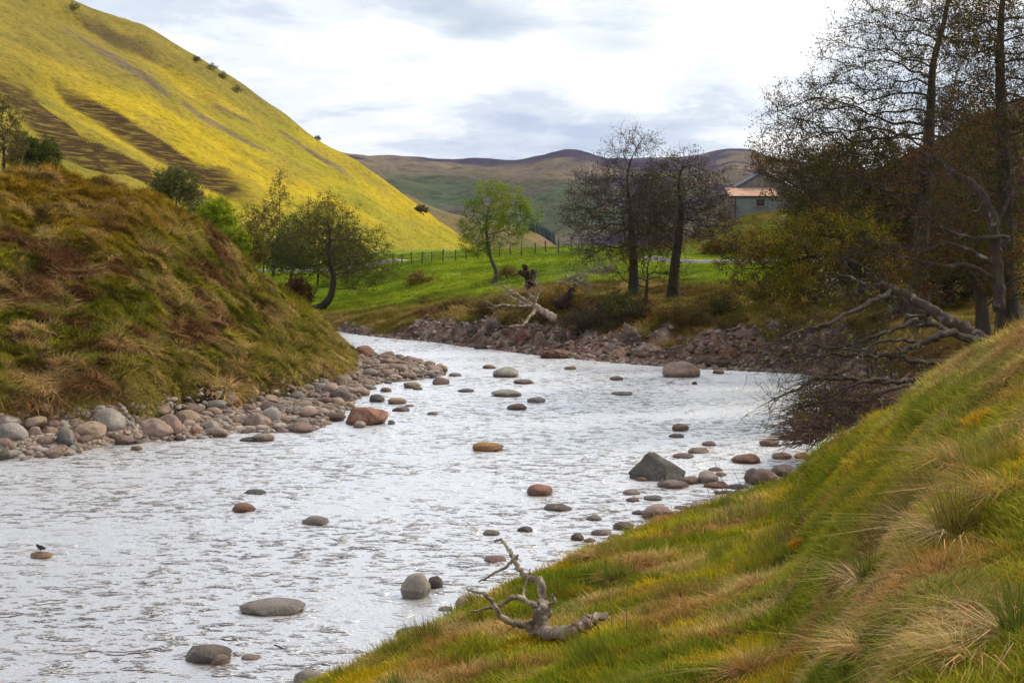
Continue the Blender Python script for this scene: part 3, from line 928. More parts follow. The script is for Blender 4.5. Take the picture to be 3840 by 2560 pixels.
def stone(zm, x0, x1, yt, yb, style, label, ang=0.0, seed=None, name='boulder', cat='boulder', group=None, deep=0.85, flat=None):
    ox, oy, k = ZM[zm]
    sx0, sx1, syt, syb = ox + x0 * k, ox + x1 * k, oy + yt * k, oy + yb * k
    sxm = (sx0 + sx1) / 2
    Ds = np.linspace(50 if zm in 'HI' else 15, CAMZ * FS / (syb - HY) + 0.2, 700)
    xs = (sxm - CX) / FS * Ds
    zr = CAMZ + (HY - syb) / FS * Ds
    g = ground_zs(xs, Ds)
    g = np.where(Ds < 30, np.minimum(g, 0.0), g)
    lim = 4.0 if zm in 'HI' else 1.2
    i = np.nonzero(g >= zr)[0]
    i = i[0] if len(i) else -1
    p = np.array([xs[i], Ds[i], zr[i]])
    z = min(float(zr[i]), lim)
    D = p[1]
    Wd = (sx1 - sx0) / FS * D / 2
    see = (syb - syt) / FS * D
    dp = Wd * deep
    slope = CAMZ / D
    H = max(0.45 * see, see - 0.55 * dp * slope)
    hz = H / 1.45                                 # half-height; the lower part is bedded in
    seed = seed if seed is not None else (hash((zm, x0, yt)) & 0xffff)
    seed = int(x0 * 7 + yt * 13 + ord(zm)) % 9973 if seed is None else seed
    seed = int(abs(x0) * 7 + yt * 13 + ord(zm)) % 9973
    V, F = rock_shape(seed, 0.22 + 0.78 * ang, 4 if Wd > 0.35 else 3, 0.20 + 0.1 * ang)
    if label.startswith('big dark grey angular'):
        import bmesh
        bm = bmesh.new()
        for q in ((-.28, 0, 1), (-.12, .3, .97), (-1, 0, -.1), (-.85, -.6, -.6), (-.9, .5, -.5), (-.1, -1, -.75), (.5, -.9, -.6), (1, .05, .0), (.95, -.35, -.5), (.6, .7, -.5), (.28, -.35, .42), (.78, 0, .22), (0, .9, -.4), (-.55, -.35, .3), (-.62, .2, .45), (0, 0, -1)):
            bm.verts.new(q)
        bmesh.ops.convex_hull(bm, input=bm.verts)
        bmesh.ops.delete(bm, geom=[v for v in bm.verts if not v.link_faces], context='VERTS')
        bmesh.ops.subdivide_edges(bm, edges=bm.edges, cuts=7, use_grid_fill=True)
        bmesh.ops.triangulate(bm, faces=bm.faces)
        bm.verts.index_update()
        V = np.array([v.co[:] for v in bm.verts])
        F = np.array([[v.index for v in f.verts] for f in bm.faces])
        bm.free()
        V = V * (1 + 0.07 * fbm(V[:, 0] * 1.8, V[:, 1] * 1.8, V[:, 2] * 1.8, 4, 5))[:, None]
    if name == 'rock_outcrop':
        o_ = seed * 0.37
        V = V * (1 + 0.30 * np.abs(fbm(V[:, 0] * 1.7 + o_, V[:, 1] * 1.7, V[:, 2] * 1.7, 4, 7)) - 0.45 * np.abs(fbm(V[:, 0] * 3.4 + o_, V[:, 1] * 3.4, V[:, 2] * 3.4, 3, 17)))[:, None]
    r = np.random.default_rng(seed + 1)
    a = r.uniform(-0.35, 0.35)
    V = V * np.array([Wd, dp, hz])
    V = np.c_[V[:, 0] * math.cos(a) - V[:, 1] * math.sin(a), V[:, 0] * math.sin(a) + V[:, 1] * math.cos(a), V[:, 2]]
    V[:, 0] *= Wd / np.abs(V[:, 0]).max()
    loc = np.array([p[0], D + dp * 0.75, z + H - hz - (0.3 * hz if name == 'rock_outcrop' else 0)])
    o = mesh(name, V, F, M['crack'] if style in 'r' and ang > 0.6 else M['rock'], None, True)
    o.location = loc
    c = np.array(ROCKC[style]) * r.uniform(0.9, 1.12) * (0.72 if name == 'rock_outcrop' else 1)
    o.color = (*c, 1)
    rock_spots.append((loc[0], loc[1], max(Wd, dp)))
    return tag(o, label, cat, group)

ROCKS = '''A,1180,1680,165,480,g,0,largest smooth grey boulder against the grass bank above the shingle
A,1840,2350,315,590,p,.1,broad pinkish brown boulder with a vertical crack at the water's edge
B,-90,280,550,835,p,.2,tall pinkish boulder leaning just behind the broad cracked brown one
A,1490,1870,550,690,b,.1,dark saddle-shaped brown boulder standing in the water before the shingle
A,-120,330,375,640,g,.3,pale grey sloping boulder at the left end of the shingle
A,-190,290,215,480,g,.5,grey slab half buried in grass at the left edge of the photo
A,-170,90,680,910,n,0,dark green wet boulder in the river cut by the left photo edge
A,560,820,330,470,p,0,rounded brown boulder touching the grass left of the low wide one
A,860,1200,305,480,p,0,low wide brown boulder immediately left of the largest grey boulder
A,1640,1840,350,470,g,0,small round grey stone immediately right of the largest grey boulder
A,740,1010,460,715,k,.7,black mossy tilted slab among brown stones at the left shingle
A,960,1420,360,590,t,.3,lumpy brown boulder in front of the largest grey boulder
A,1210,1400,600,680,w,.2,pale veined stone at the waterline right of the black slab
A,380,560,430,590,p,.1,upright brown stone second from the left grey slab
A,560,780,435,560,p,.3,wedge-shaped pink stone behind the black mossy slab
A,40,180,640,770,b,.1,brown stone next to the dark green wet boulder
A,490,740,560,690,b,.1,pair-like rounded brown stone left of the black mossy slab
A,720,1000,720,775,d,.2,flat dark slab lapped by water below the black mossy stone
A,930,1160,690,740,r,.2,flat reddish slab at the waterline right of the flat dark slab
A,1780,1960,700,770,o,.1,small ochre stone alone in the water before the saddle-shaped boulder
A,1500,1690,460,550,p,.1,flat grey-pink stone between the lumpy boulder and the broad cracked one
B,170,540,500,690,t,.1,loaf-shaped tan boulder under the overhanging grass edge
B,610,830,460,570,p,.1,low pink stone right of the loaf-shaped tan boulder
B,590,830,640,780,g,.5,flat-topped grey stone with an orange stain
B,800,960,580,670,g,.3,blue-grey cobble behind the orange-stained stone
B,1120,1510,530,740,p,.25,peaked pinkish brown boulder midway along the shingle
B,1370,1650,455,670,g,0,round grey-brown boulder just behind the peaked pinkish boulder
B,1690,2110,670,815,b,0,speckled purple-brown boulder at the water's edge of the shingle
B,1800,2180,460,590,p,0,long pale pink boulder behind the speckled purple-brown one
B,1340,1700,380,530,d,.4,dark split boulder behind the round grey-brown one
B,1310,1620,285,390,p,.1,flat pink slab high on the shingle below the undercut turf
B,1230,1560,820,935,p,.1,pale-backed boulder in shallow water off the shingle
B,1070,1400,875,935,d,.3,flat dark purple slab beside the pale-backed boulder in the shallows
B,1090,1350,715,795,w,.1,low pale grey stone below the peaked pinkish boulder
B,380,600,735,855,r,.8,rough red crumbling stone at the waterline right of the leaning boulder
B,290,480,630,740,w,.1,striped pale cobble in front of the loaf-shaped tan boulder
B,1530,1740,670,775,w,.1,pale cobble touching the left end of the speckled purple-brown boulder
C,700,1290,1035,1300,r,.75,big red angular boulder seamed with cracks at the river's edge
C,820,1000,1235,1340,w,.1,small pale pink stone against the foot of the red cracked boulder
C,1300,1400,1225,1290,g,.2,small grey stone in the water right of the red cracked boulder
C,1350,1600,1045,1115,b,.3,low peaked dark red stone beyond the red cracked boulder
C,1530,1675,1010,1050,p,.1,low pink stone behind the low peaked dark red stone
C,1840,1990,1110,1165,g,.2,small square grey stone alone in water right of the peaked red one
C,1040,1250,870,980,k,.5,dark grey angular stone at the shingle's outer edge
C,1290,1560,920,1010,o,.5,pale slab with orange cracks in the shallows
C,1910,2150,630,740,b,.6,dark brown peaked stone off the tip of the shingle
C,1490,1750,705,790,t,.4,flat-topped tan block at the water near the shingle tip
C,1640,1780,765,815,b,.1,brown cobble leaning on the flat-topped tan block
C,1180,1350,775,840,r,.4,reddish angular cobble at the inner shingle shore
C,770,1050,765,890,p,.5,flat-topped pinkish block on the shingle's shore
C,480,800,790,960,d,.4,dark ridged boulder above the red cracked boulder
C,480,700,910,1015,t,0,rounded tan boulder just left of the dark ridged one
C,840,1110,200,345,r,.9,jagged dark red outcrop at the tip of the grass mound
C,2000,2130,470,555,o,.1,ochre stone farthest out on the shingle tip
C,2135,2320,575,625,g,.1,low grey stone in the water off the shingle tip
C,880,1110,655,750,p,0,long pink cobble in the middle of the far shingle
C,640,850,970,1065,o,.2,ochre-pink slab directly behind the red cracked boulder
C,585,710,1075,1175,g,0,round grey cobble touching the red cracked boulder's left side
C,400,620,710,840,p,0,broad pink boulder high on the shingle near the turf
C,1830,1975,570,650,k,.6,black pitted stone near the shingle tip
D,345,585,130,222,g,0,large rounded grey boulder in the upper river
D,525,715,237,280,b,.3,flat dark red stone just below the rounded grey boulder
D,330,605,328,392,g,.2,long speckled grey boulder with a tapering right end
D,650,820,393,445,g,.3,low grey stone right of the long speckled grey boulder
D,470,655,450,508,b,.15,dark humped stone below the long speckled grey boulder
D,35,190,322,353,d,.2,low dark stone left of the long speckled grey boulder
D,980,1085,118,152,o,.2,small tan stone in the upper river near the far shore
D,1380,1505,207,246,p,.2,small humped brown stone left of the largest river boulder
D,1390,1590,345,380,g,.1,low flat grey-brown stone in the upper mid river
D,1850,2195,80,220,p,0,largest pinkish boulder out in the upper river
D,1975,2065,190,222,d,0,small dark stone at the foot of the largest river boulder
D,2065,2165,178,218,p,0,small pink stone at the foot of the largest river boulder
D,2105,2155,255,285,r,0,tiny red stone in water below the largest river boulder
D,2290,2400,150,190,t,.1,flat orange-tan stone right of the largest river boulder
D,165,450,790,877,f,.2,bright orange boulder in the middle of the river
D,1930,2085,628,695,b,.3,rounded brown stone upstream of the big dark angular boulder
D,1900,2045,715,760,b,.2,flat brown stone just above the big dark angular boulder
D,250,375,105,145,p,.2,small pair of pinkish stones left of the rounded grey boulder
E,185,820,405,720,k,.95,big dark grey angular boulder standing in the river
E,495,850,698,800,p,0,smooth pale pink flat boulder at the foot of the dark angular one
E,245,385,665,720,r,.1,small reddish stone before the dark angular boulder
E,740,965,655,755,p,.2,pinkish stone at the right foot of the dark angular boulder
E,935,1180,600,745,w,.4,pale pink block right of the dark angular boulder
E,1005,1290,720,795,r,.2,low reddish boulder below the pale pink block
E,1250,1520,740,810,d,.4,low dark fractured stone among the right shore stones
E,1490,1840,575,755,b,0,rounded dark brown boulder in the right shore cluster
E,1450,1650,570,740,d,.2,dark boulder behind the rounded dark brown one
E,1730,2030,530,700,d,.2,dark lumpy boulder right of the rounded dark brown one
E,1755,2040,680,800,t,0,pale brown rounded boulder beside the grass of the near bank
E,1490,1850,780,890,p,0,long pinkish boulder half hidden by straw grass
E,820,1070,340,415,t,.5,flat-topped tan block in the river right of the dark angular boulder
E,660,900,405,465,b,.1,low dark brown stone above the dark angular boulder
E,980,1140,270,330,p,.3,small pointed pink stone beyond the flat-topped tan block
E,1620,1850,235,335,p,.3,boulder with a dark cap near the brush heap
E,1740,1880,170,215,p,.1,small brown stone beyond the dark-capped boulder
E,1310,1650,405,525,r,.6,broken reddish boulder with dry grass caught on it
E,1050,1220,560,615,b,.1,low brown stone above the yellowish stone
E,1130,1265,615,665,o,.3,yellowish stone between the pale block and the dark cluster
E,1760,1985,400,480,p,0,smooth pinkish boulder just below the brush heap
E,2000,2180,400,470,p,.1,pinkish boulder half under the brush heap
E,850,1120,930,1070,w,.5,pale block with a square end beside the near bank
E,890,1110,1005,1075,g,0,grey cobble in front of the pale square-ended block
E,1060,1370,860,1010,w,.3,large pale slab behind dry stalks of the near bank
E,1150,1310,965,1035,d,.2,dark brown stone under the large pale slab
E,675,850,985,1030,g,.1,low grey stone in water left of the pale square-ended block
E,205,350,1035,1090,b,.1,small brown stone left of the large pinkish dome boulder
E,320,680,970,1140,p,0,large pinkish dome boulder at the near bank
E,410,640,1095,1190,p,0,rounded pink boulder below the large pinkish dome
E,340,545,870,935,g,.2,long low grey stone with a dark right end
E,110,310,805,870,w,.2,pale flat stone left of the smooth pink flat boulder
E,140,290,890,945,p,.1,low pink stone left of the long low grey one
E,0,235,1160,1255,b,0,smooth purple-brown boulder in shallow water off the near bank
F,1065,1285,120,225,r,.1,dome-shaped reddish boulder alone in the mid river
F,1210,1455,290,350,b,.3,long dark stone with a raised right end below the reddish dome
F,1565,1700,385,432,g,.1,small grey-green stone left of the purple-brown boulder
F,690,840,507,557,g,0,low grey stone above the dead branch's tip
F,985,1120,475,532,d,.4,dark angular stone right of the branch's tip
F,1435,1550,530,600,b,0,small round brown stone near the tall straw tuft
F,1545,1650,572,612,b,.1,low brown stone right of the small round brown one
F,1605,1785,500,555,p,0,flat pink stone in shallow water below the purple-brown boulder
F,1745,1870,540,610,w,.4,pale angular stone close to the grass edge
F,700,895,725,780,r,0,low reddish stone behind the dead branch's arm
F,-10,250,868,1090,g,.15,tall grey-brown boulder with a dark foot in the near river
F,235,360,890,1005,d,.15,smaller dark boulder leaning on the tall grey-brown one
F,455,760,1060,1190,w,0,pale boulder half hidden by the grass left of the dead branch
F,315,435,1150,1195,p,.1,small pink stone left of the pale half-hidden boulder
F,-60,260,1325,1435,b,0,dark smooth boulder at the grass edge below the dead branch
G,1615,2060,1000,1105,g,.15,long smooth grey boulder in the near river
G,1240,1560,1315,1440,d,.4,dark lichen-spotted boulder near the bottom of the photo
G,1400,1560,1370,1450,p,.2,small brown boulder against the dark lichen-spotted one
G,1640,1785,1375,1415,p,.1,low pink stone right of the dark lichen-spotted boulder
G,1980,2210,1480,1590,g,.2,grey boulder beside the grass at the photo's bottom edge
G,1575,1740,335,405,r,.3,pointed reddish stone in the left part of the river
G,1655,1815,243,285,k,.3,blackish stone just above the pointed reddish one
G,2055,2250,428,490,g,.1,low rounded grey stone right of the pointed reddish one
G,185,345,668,722,o,.2,tan stone in the river with the small dark bird on it'''
OUT = '''H,220,430,820,1020,b,1,dark red jagged outcrop at the water right of the gravel point
H,660,890,760,960,r,1,pink shattered outcrop below the pale dead tree
H,880,1080,780,1000,b,1,dark pink outcrop right of the shattered pink one
H,1090,1270,800,940,d,1,low dark outcrop under the mid-view alders
H,360,540,690,830,d,.9,dark ledge above the gravel point
H,120,280,730,880,d,1,brown outcrop at the left end of the rocky far shore
H,1840,2080,690,940,b,.9,brown broken outcrop right of the mid-view alders
H,950,1400,1010,1125,r,.8,flat reddish ledge at the far waterline
H,1960,2352,940,1110,p,.8,broad pink slab sloping into the water on the far shore
H,-560,-330,560,760,k,1,dark rocky overhang left of the birch
I,760,1020,600,760,r,.8,pink ledge above the largest river boulder
I,1240,1450,330,480,p,.6,bare pink earth-and-rock scar in the far bank
I,1600,1840,480,640,p,.8,pink broken rocks behind the fallen tree's tip
I,2020,2200,470,600,p,.8,pink rocks behind the fallen tree's middle
I,630,1000,690,810,b,.9,low brown shelf at the far waterline right of the largest boulder'''
for ln in OUT.split('\n'):
    q = ln.split(',', 7)
    stone(q[0], *[float(v) for v in q[1:5]], q[5], q[7], float(q[6]), name='rock_outcrop', cat='outcrop')
for ln in ROCKS.split('\n'):
    q = ln.split(',', 7)
    stone(q[0], *[float(v) for v in q[1:5]], q[5], q[7], float(q[6]))
bird_rock = bpy.data.objects[[o.name for o in C.objects if o.get('label', '').startswith('tan stone in the river')][0]]

# loose cobbles of the shingle bar: the 300 largest in view are stones of their own, finer gravel is one mass
cob_mesh = []
for i in range(14):
    V, F = rock_shape(700 + i, [.15, .2, .3, .4, .7][i % 5], 3, 0.24)
    me = mesh('cobble_shape', V * np.array([1, 0.8, 0.55]), F, M['rock']).data
    for o in [o for o in C.objects if o.data == me]:
        bpy.data.objects.remove(o)
    cob_mesh.append(me)
def free(x, y, r):
    return all((x - a) ** 2 + (y - b) ** 2 > (0.62 * (c + r)) ** 2 for a, b, c in rock_spots)
crng = np.random.default_rng(5)
def cobble(x, y, z, r, label, group):
    o = bpy.data.objects.new('cobble', cob_mesh[crng.integers(14)])
    o.location = (x, y, z + 0.12 * r)
    o.scale = (r * crng.uniform(.85, 1.2), r * crng.uniform(.8, 1.1), r * crng.uniform(.75, 1.1))
    o.rotation_euler = (crng.uniform(-.2, .2), crng.uniform(-.2, .2), crng.uniform(0, 6.3))
    c = np.array(ROCKC[crng.choice(list('ggppppppbbbttww'))]) * crng.uniform(0.6, 1.1)
    o.color = (*c, 1)
    C.objects.link(o)
    rock_spots.append((x, y, r))
    tag(o, label, 'stone', group)
n_c = 0
for t in range(9000):
    px = crng.uniform(0, 440)
    D, Z = left.knots(np.array([px]))
    lo, hi = D[0, 1] - 0.3, (D[0, 3] + 0.2 if px < 358 else D[0, 8] + 0.3)
    if px < 250 and crng.random() < 0.45:
        continue
    y = crng.uniform(lo, hi)
    x = (px - 512) / 1280 * y
    r = 0.17 + 0.34 * crng.random() ** 2.0
    z = float(left.h(x, y)[0])
    if z < -0.12 or not free(x, y, r):
        continue
    cobble(x, y, max(z, -0.03), r, 'rounded pinkish or grey cobble among many on the shingle bar under the grass mound', 'cobbles of the shingle bar')
    n_c += 1
    if n_c >= 230:
        break
n_c = 0
for t in range(4000):                                        # stones at the foot of the near bank
    px = crng.uniform(600, 815) if t % 3 else crng.uniform(700, 820)
    D, Z = near.knots(np.array([px]))
    y = D[0, 4] + crng.uniform(0.5, 6.5 if px > 700 else 1.8)
    x = (px - 512) / 1280 * y
    r = 0.10 + 0.25 * crng.random() ** 2
    if not free(x, y, r):
        continue
    cobble(x, y, -0.03, r, 'wet brown cobble in the shallows at the foot of the near grass bank', 'cobbles at the near bank')
    n_c += 1
    if n_c >= 66:
        break
for t in range(400):
    px = crng.uniform(-40, 860)                              # single stones just breaking the surface
    y = crng.uniform(19, 70)
    x = (px - 512) / 1280 * y
    if ground_z(x, y) > -0.04 or not free(x, y, 1.5):
        continue
    cobble(x, y, -0.06, 0.10 + 0.12 * crng.random(), 'small lone stone just breaking the surface of the open river', 'stones breaking the river surface')
    n_c += 1
    if n_c >= 66:
        break

# ------------------------------------------------------------------ instanced masses (grass, gravel, litter)
def scatter(name, P, rot, scl, idx, col, protos, label):
    col_ = bpy.data.collections.new(name + '_pieces')
    for p in protos:
        col_.objects.link(p)
    me = bpy.data.meshes.new(name)
    me.vertices.add(len(P))
    me.vertices.foreach_set('co', np.asarray(P, np.float32).ravel())
    for nm, ty, key, v in (('rot', 'FLOAT_VECTOR', 'vector', rot), ('scl', 'FLOAT_VECTOR', 'vector', scl), ('idx', 'INT', 'value', idx)):
        me.attributes.new(nm, ty, 'POINT').data.foreach_set(key, np.asarray(v, np.int32 if ty == 'INT' else np.float32).ravel())
    me.attributes.new('col', 'FLOAT_COLOR', 'POINT').data.foreach_set('color', np.c_[col, np.ones(len(col))].astype(np.float32).ravel())
    o = bpy.data.objects.new(name, me)
    C.objects.link(o)
    g = bpy.data.node_groups.new(name, 'GeometryNodeTree')
    g.interface.new_socket('Geometry', in_out='INPUT', socket_type='NodeSocketGeometry')
    g.interface.new_socket('Geometry', in_out='OUTPUT', socket_type='NodeSocketGeometry')
    n, l = g.nodes, g.links
    gi, go = n.new('NodeGroupInput'), n.new('NodeGroupOutput')
    ci = n.new('GeometryNodeCollectionInfo')
    ci.inputs['Collection'].default_value = col_
    ci.inputs['Separate Children'].default_value = True
    ci.inputs['Reset Children'].default_value = True
    ip = n.new('GeometryNodeInstanceOnPoints')
    ip.inputs['Pick Instance'].default_value = True
    def na(nm, ty):
        a = n.new('GeometryNodeInputNamedAttribute')
        a.data_type = ty
        a.inputs[0].default_value = nm
        return a.outputs[0]
    l.new(gi.outputs[0], ip.inputs['Points'])
    l.new(ci.outputs[0], ip.inputs['Instance'])
    l.new(na('idx', 'INT'), ip.inputs['Instance Index'])
    l.new(na('rot', 'FLOAT_VECTOR'), ip.inputs['Rotation'])
    l.new(na('scl', 'FLOAT_VECTOR'), ip.inputs['Scale'])
    l.new(ip.outputs[0], go.inputs[0])
    md = o.modifiers.new('scatter', 'NODES')
    md.node_group = g
    return stuff(o, label)
def tuft(name, n, h, hv, spread, lean, droop, w, seed, bcv=0.3, flat=0.0, comb=0.0):
    """one clump of grass: bent tapering blades"""
    r = np.random.default_rng(seed)
    ph = r.uniform(0, 2 * math.pi, n)
    rad = spread * np.sqrt(r.random(n))
    a2 = ph + r.normal(0, 0.9, n)
    root = np.c_[rad * np.cos(ph), rad * np.sin(ph), np.full(n, -0.02)]
    Ls = h * (1 + hv * r.uniform(-1, 1, n))
    le = np.abs(lean * r.normal(0.8, 0.5, n)) + flat
    dirh = np.c_[np.cos(a2) , np.sin(a2), np.zeros(n)]
    dirh[:, 0] += comb
    side = np.c_[-np.sin(a2), np.cos(a2), np.zeros(n)]
    k = 3
    V = np.zeros((n, 2 * k, 3))
    for j in range(k):
        t = j / (k - 1)
        c = root + dirh * (Ls * (le * t + 0.45 * droop * t * t))[:, None]
        c[:, 2] += Ls * (t * (1 - 0.45 * flat) - droop * 0.55 * t * t)
        ww = w * (1 - t ** 1.6 * 0.92) * r.uniform(0.7, 1.3, n)
        V[:, 2 * j] = c - side * ww[:, None] / 2
        V[:, 2 * j + 1] = c + side * ww[:, None] / 2
    b = np.arange(n)[:, None] * 2 * k
    F = np.concatenate([np.stack([b[:, 0] + 2 * j, b[:, 0] + 2 * j + 1, b[:, 0] + 2 * j + 3, b[:, 0] + 2 * j + 2], -1) for j in range(k - 1)])
    bc = r.uniform(1 - bcv, 1 + bcv, (n, 1)) * np.array([[1, 1, 1]]) + r.uniform(-0.12, 0.12, (n, 3))
    dry = r.random(n) < 0.22
    bc[dry] *= np.array([1.7, 1.35, 1.5])
    o = mesh(name, V.reshape(-1, 3), F, M['blade'], cols={'bc': np.repeat(bc, 2 * k, axis=0)})
    C.objects.unlink(o)
    return o
def eul(nrm, yaw, amt=0.8):
    """turn each clump about its own axis, then tip that axis towards the slope normal"""
    n = nrm * np.array([amt, amt, 1.0])
    n /= np.linalg.norm(n, axis=1)[:, None]
    cy, sy = np.cos(yaw), np.sin(yaw)
    t = np.c_[cy, sy, np.zeros(len(yaw))]
    t -= n * (t * n).sum(1)[:, None]
    t /= np.linalg.norm(t, axis=1)[:, None]
    u = np.cross(n, t)
    # columns t, u, n -> XYZ Euler
    return np.c_[np.arctan2(u[:, 2], n[:, 2]), -np.arcsin(np.clip(t[:, 2], -1, 1)), np.arctan2(t[:, 1], t[:, 0])]
def jitter(c, a=0.22, r=rng):
    return np.clip(c * r.uniform(1 - a, 1 + a, (len(c), 1)) * r.uniform(0.92, 1.08, (len(c), 3)), 0.004, 0.9)

# near bank grass
BR = near.ray(1500 + 1270 * .4464, 1760 + 1385 * .4464, 8, 24)
def near_grass():
    r = np.random.default_rng(3)
    protos = [tuft('g00', 60, 0.075, 0.5, 0.15, 0.5, 0.3, 0.008, 1), tuft('g01', 60, 0.10, 0.5, 0.15, 0.6, 0.5, 0.008, 2), tuft('g02', 60, 0.06, 0.5, 0.16, 0.7, 0.3, 0.009, 3),
              tuft('g03', 70, 0.17, 0.5, 0.08, 0.7, 0.9, 0.007, 4, comb=0.4), tuft('g04', 70, 0.21, 0.5, 0.07, 0.8, 1.1, 0.007, 5, comb=0.6), tuft('g05', 70, 0.17, 0.6, 0.14, 1.2, 0.9, 0.007, 6, flat=0.6, comb=0.3),
              tuft('g06', 80, 0.035, 0.5, 0.14, 0.6, 0.2, 0.009, 7), tuft('g07', 44, 0.24, 0.4, 0.06, 0.3, 0.25, 0.007, 8)]
    n = 30000
    px = r.uniform(150, 1120, n)
    D, Z = near.knots(px)
    lo = np.full(n, 4.0)
    hi = D[:, 4] + 0.5 + 2.0 * (px > 800)
    t = r.random(n)
    y = lo * (hi / lo) ** (t ** 0.85)
    x = (px - 512) / 1280 * y
    z = near.h(x, y)
    keep = (z > 0.28) & (py_of(y, z) < 760)
    x, y, z = x[keep], y[keep], z[keep]
    n = len(x)
    col = near_col(x, y, z)
    a = fbm(x * 0.6, y * 0.6, 0, 3, 39) + 0.08 * sstep(1.5, 4.5, z)
    moss = fbm(x * 0.9, y * 0.9, 0, 3, 35)
    tall = fbm(x * 0.8 + 9, y * 0.8, 0, 3, 48)
    u = r.random(n)
    idx = np.where(a > 0.16, np.where(u < 0.16, 5, np.where(u < 0.30, 3, np.where(u < 0.38, 4, r.integers(0, 3, n)))), r.integers(0, 3, n))
    idx = np.where((moss > 0.1) & (u < 0.65), 6, idx)
    idx = np.where((tall > 0.42) & (u > 0.6), 7, idx)
    col = np.where((idx == 3)[:, None] | (idx == 4)[:, None] | (idx == 5)[:, None], col * 0.35 + 0.65 * mixc(STRAW, (0.36, 0.22, 0.09), r.random(n)), col)
    col = np.where((idx == 7)[:, None], col * 0.4 + np.array((0.06, 0.075, 0.012)), col)
    qx, qy = x - BR[0], y - BR[1]
    byb = (np.abs(qx) < 0.85) & (qy > -1.3) & (qy < 0.6)
    idx = np.where(byb, np.where(u < 0.6, 6, 2), idx)
    nrm = near.normal(x, y)
    s = r.uniform(0.75, 1.3, n) * np.interp(y, [4, 8, 12, 26], [0.6, 0.85, 1.1, 1.6]) * np.where((idx < 3) | (idx == 6), 1.15, 0.78)
    big = np.interp(y, [4, 12, 26], [1, 1.0, 1.1])
    scatter('bank_grass', np.c_[x, y, z - 0.015], eul(nrm, r.uniform(0, 6.28, n)), np.c_[s * big, s * big, s * r.uniform(0.75, 1.2, n)], idx, jitter(col, 0.3, r), protos, 'mixed green turf, straw and moss covering the near river bank')
def py_of(y, z):
    return 250 + 1280 * (CAMZ - z) / y
near_grass()

def mound_grass():
    r = np.random.default_rng(4)
    protos = [tuft('m00', 60, 0.14, 0.5, 0.22, 0.6, 0.7, 0.026, 11), tuft('m01', 60, 0.17, 0.5, 0.20, 0.7, 0.9, 0.022, 12, comb=0.4), tuft('m02', 60, 0.10, 0.5, 0.26, 0.8, 0.5, 0.026, 13),
              tuft('m03', 60, 0.17, 0.6, 0.26, 1.2, 0.9, 0.022, 14, flat=0.6, comb=0.3), tuft('m04', 60, 0.24, 0.4, 0.12, 0.8, 1.2, 0.02, 15)]
    n = 36000
    px = r.uniform(-90, 362, n)
    D, Z = left.knots(px)
    lo, hi = D[:, 3] - 0.2, D[:, 7] + 3.5
    y = lo + (hi - lo) * r.random(n) ** 0.9
    x = (px - 512) / 1280 * y
    z = left.h(x, y)
    tb = tus(x, y)
    keep = (left_zone(x, y, z) > r.uniform(0.3, 0.8, n)) & (tb > r.uniform(0.05, 0.45, n))
    x, y, z = x[keep], y[keep], z[keep]
    n = len(x)
    col = left_col(x, y, z)
    brack = sstep(0.02, 0.34, fbm(x * 0.3, y * 0.45, 0, 4, 78)) * (z < 8)
    lip = fbm(x * 0.7, y * 1.1, 0, 3, 82)
    u = r.random(n)
    idx = r.integers(0, 3, n)
    idx = np.where((brack > 0.4) & (u < 0.7), 3, idx)
    idx = np.where((lip > 0.25) & (u > 0.75), 4, idx)
    nrm = left.normal(x, y)
    s = r.uniform(0.7, 1.35, n)
    scatter('mound_grass', np.c_[x, y, z - 0.03], eul(nrm, r.uniform(0, 6.28, n)), np.c_[s, s, s * r.uniform(0.6, 1.2, n)], idx, jitter(col, 0.5, r), protos, 'tussocky grass, moss and dead bracken covering the left mound')
mound_grass()

def terrace_grass():
    r = np.random.default_rng(6)
    protos = [tuft('t00', 34, 0.16, 0.5, 0.34, 0.6, 0.5, 0.028, 21), tuft('t01', 36, 0.30, 0.5, 0.34, 0.7, 0.8, 0.026, 22, comb=0.3), tuft('t02', 40, 0.55, 0.5, 0.28, 0.8, 1.0, 0.024, 23), tuft('t03', 36, 0.30, 0.5, 0.40, 1.2, 0.9, 0.028, 24, flat=0.5)]
    n = 42000
    px = r.uniform(262, 1080, n)
    D, Z = mid.knots(px)
    lo = D[:, 1] + 0.6
    y = lo * (185 / lo) ** (r.random(n) ** 1.35)
    x = (px - 512) / 1280 * y
    z = mid.h(x, y)
    rk = mid_rock(x, y, z)
    onroad = (np.abs(y - np.interp(px, [150, 230, 285, 330, 372, 395, 430, 600, 640, 690, 730, 775, 830, 900, 1100], [178, 172, 168, 163, 156, 154, 152, 138, 128, 126.5, 126, 124.5, 123, 122, 120])) < 3.2)
    keep = (rk < r.uniform(0.2, 0.9, n)) & (z > 0.2) & ~(onroad & ((px < 420) | (px > 640)))
    x, y, z, px, D = x[keep], y[keep], z[keep], px[keep], D[keep]
    n = len(x)
    col = mid_col(x, y, z)
    lush = col[:, 1] > col[:, 0] * 1.25
    u = r.random(n)
    idx = np.where(lush, np.where(u < 0.9, 0, 1), np.where(u < 0.4, 1, np.where(u < 0.6, 3, np.where(u < 0.72, 2, 0))))
    nrm = mid.normal(x, y)
    s = r.uniform(0.7, 1.35, n) * np.interp(y, [60, 100, 180], [0.8, 1.0, 1.5])
    scatter('terrace_grass', np.c_[x, y, z - 0.03], eul(nrm, r.uniform(0, 6.28, n)), np.c_[s, s, s * r.uniform(0.6, 1.2, n)], idx, jitter(col, 0.26, r), protos, 'green pasture and rough straw grass on the far bank and terrace')
terrace_grass()

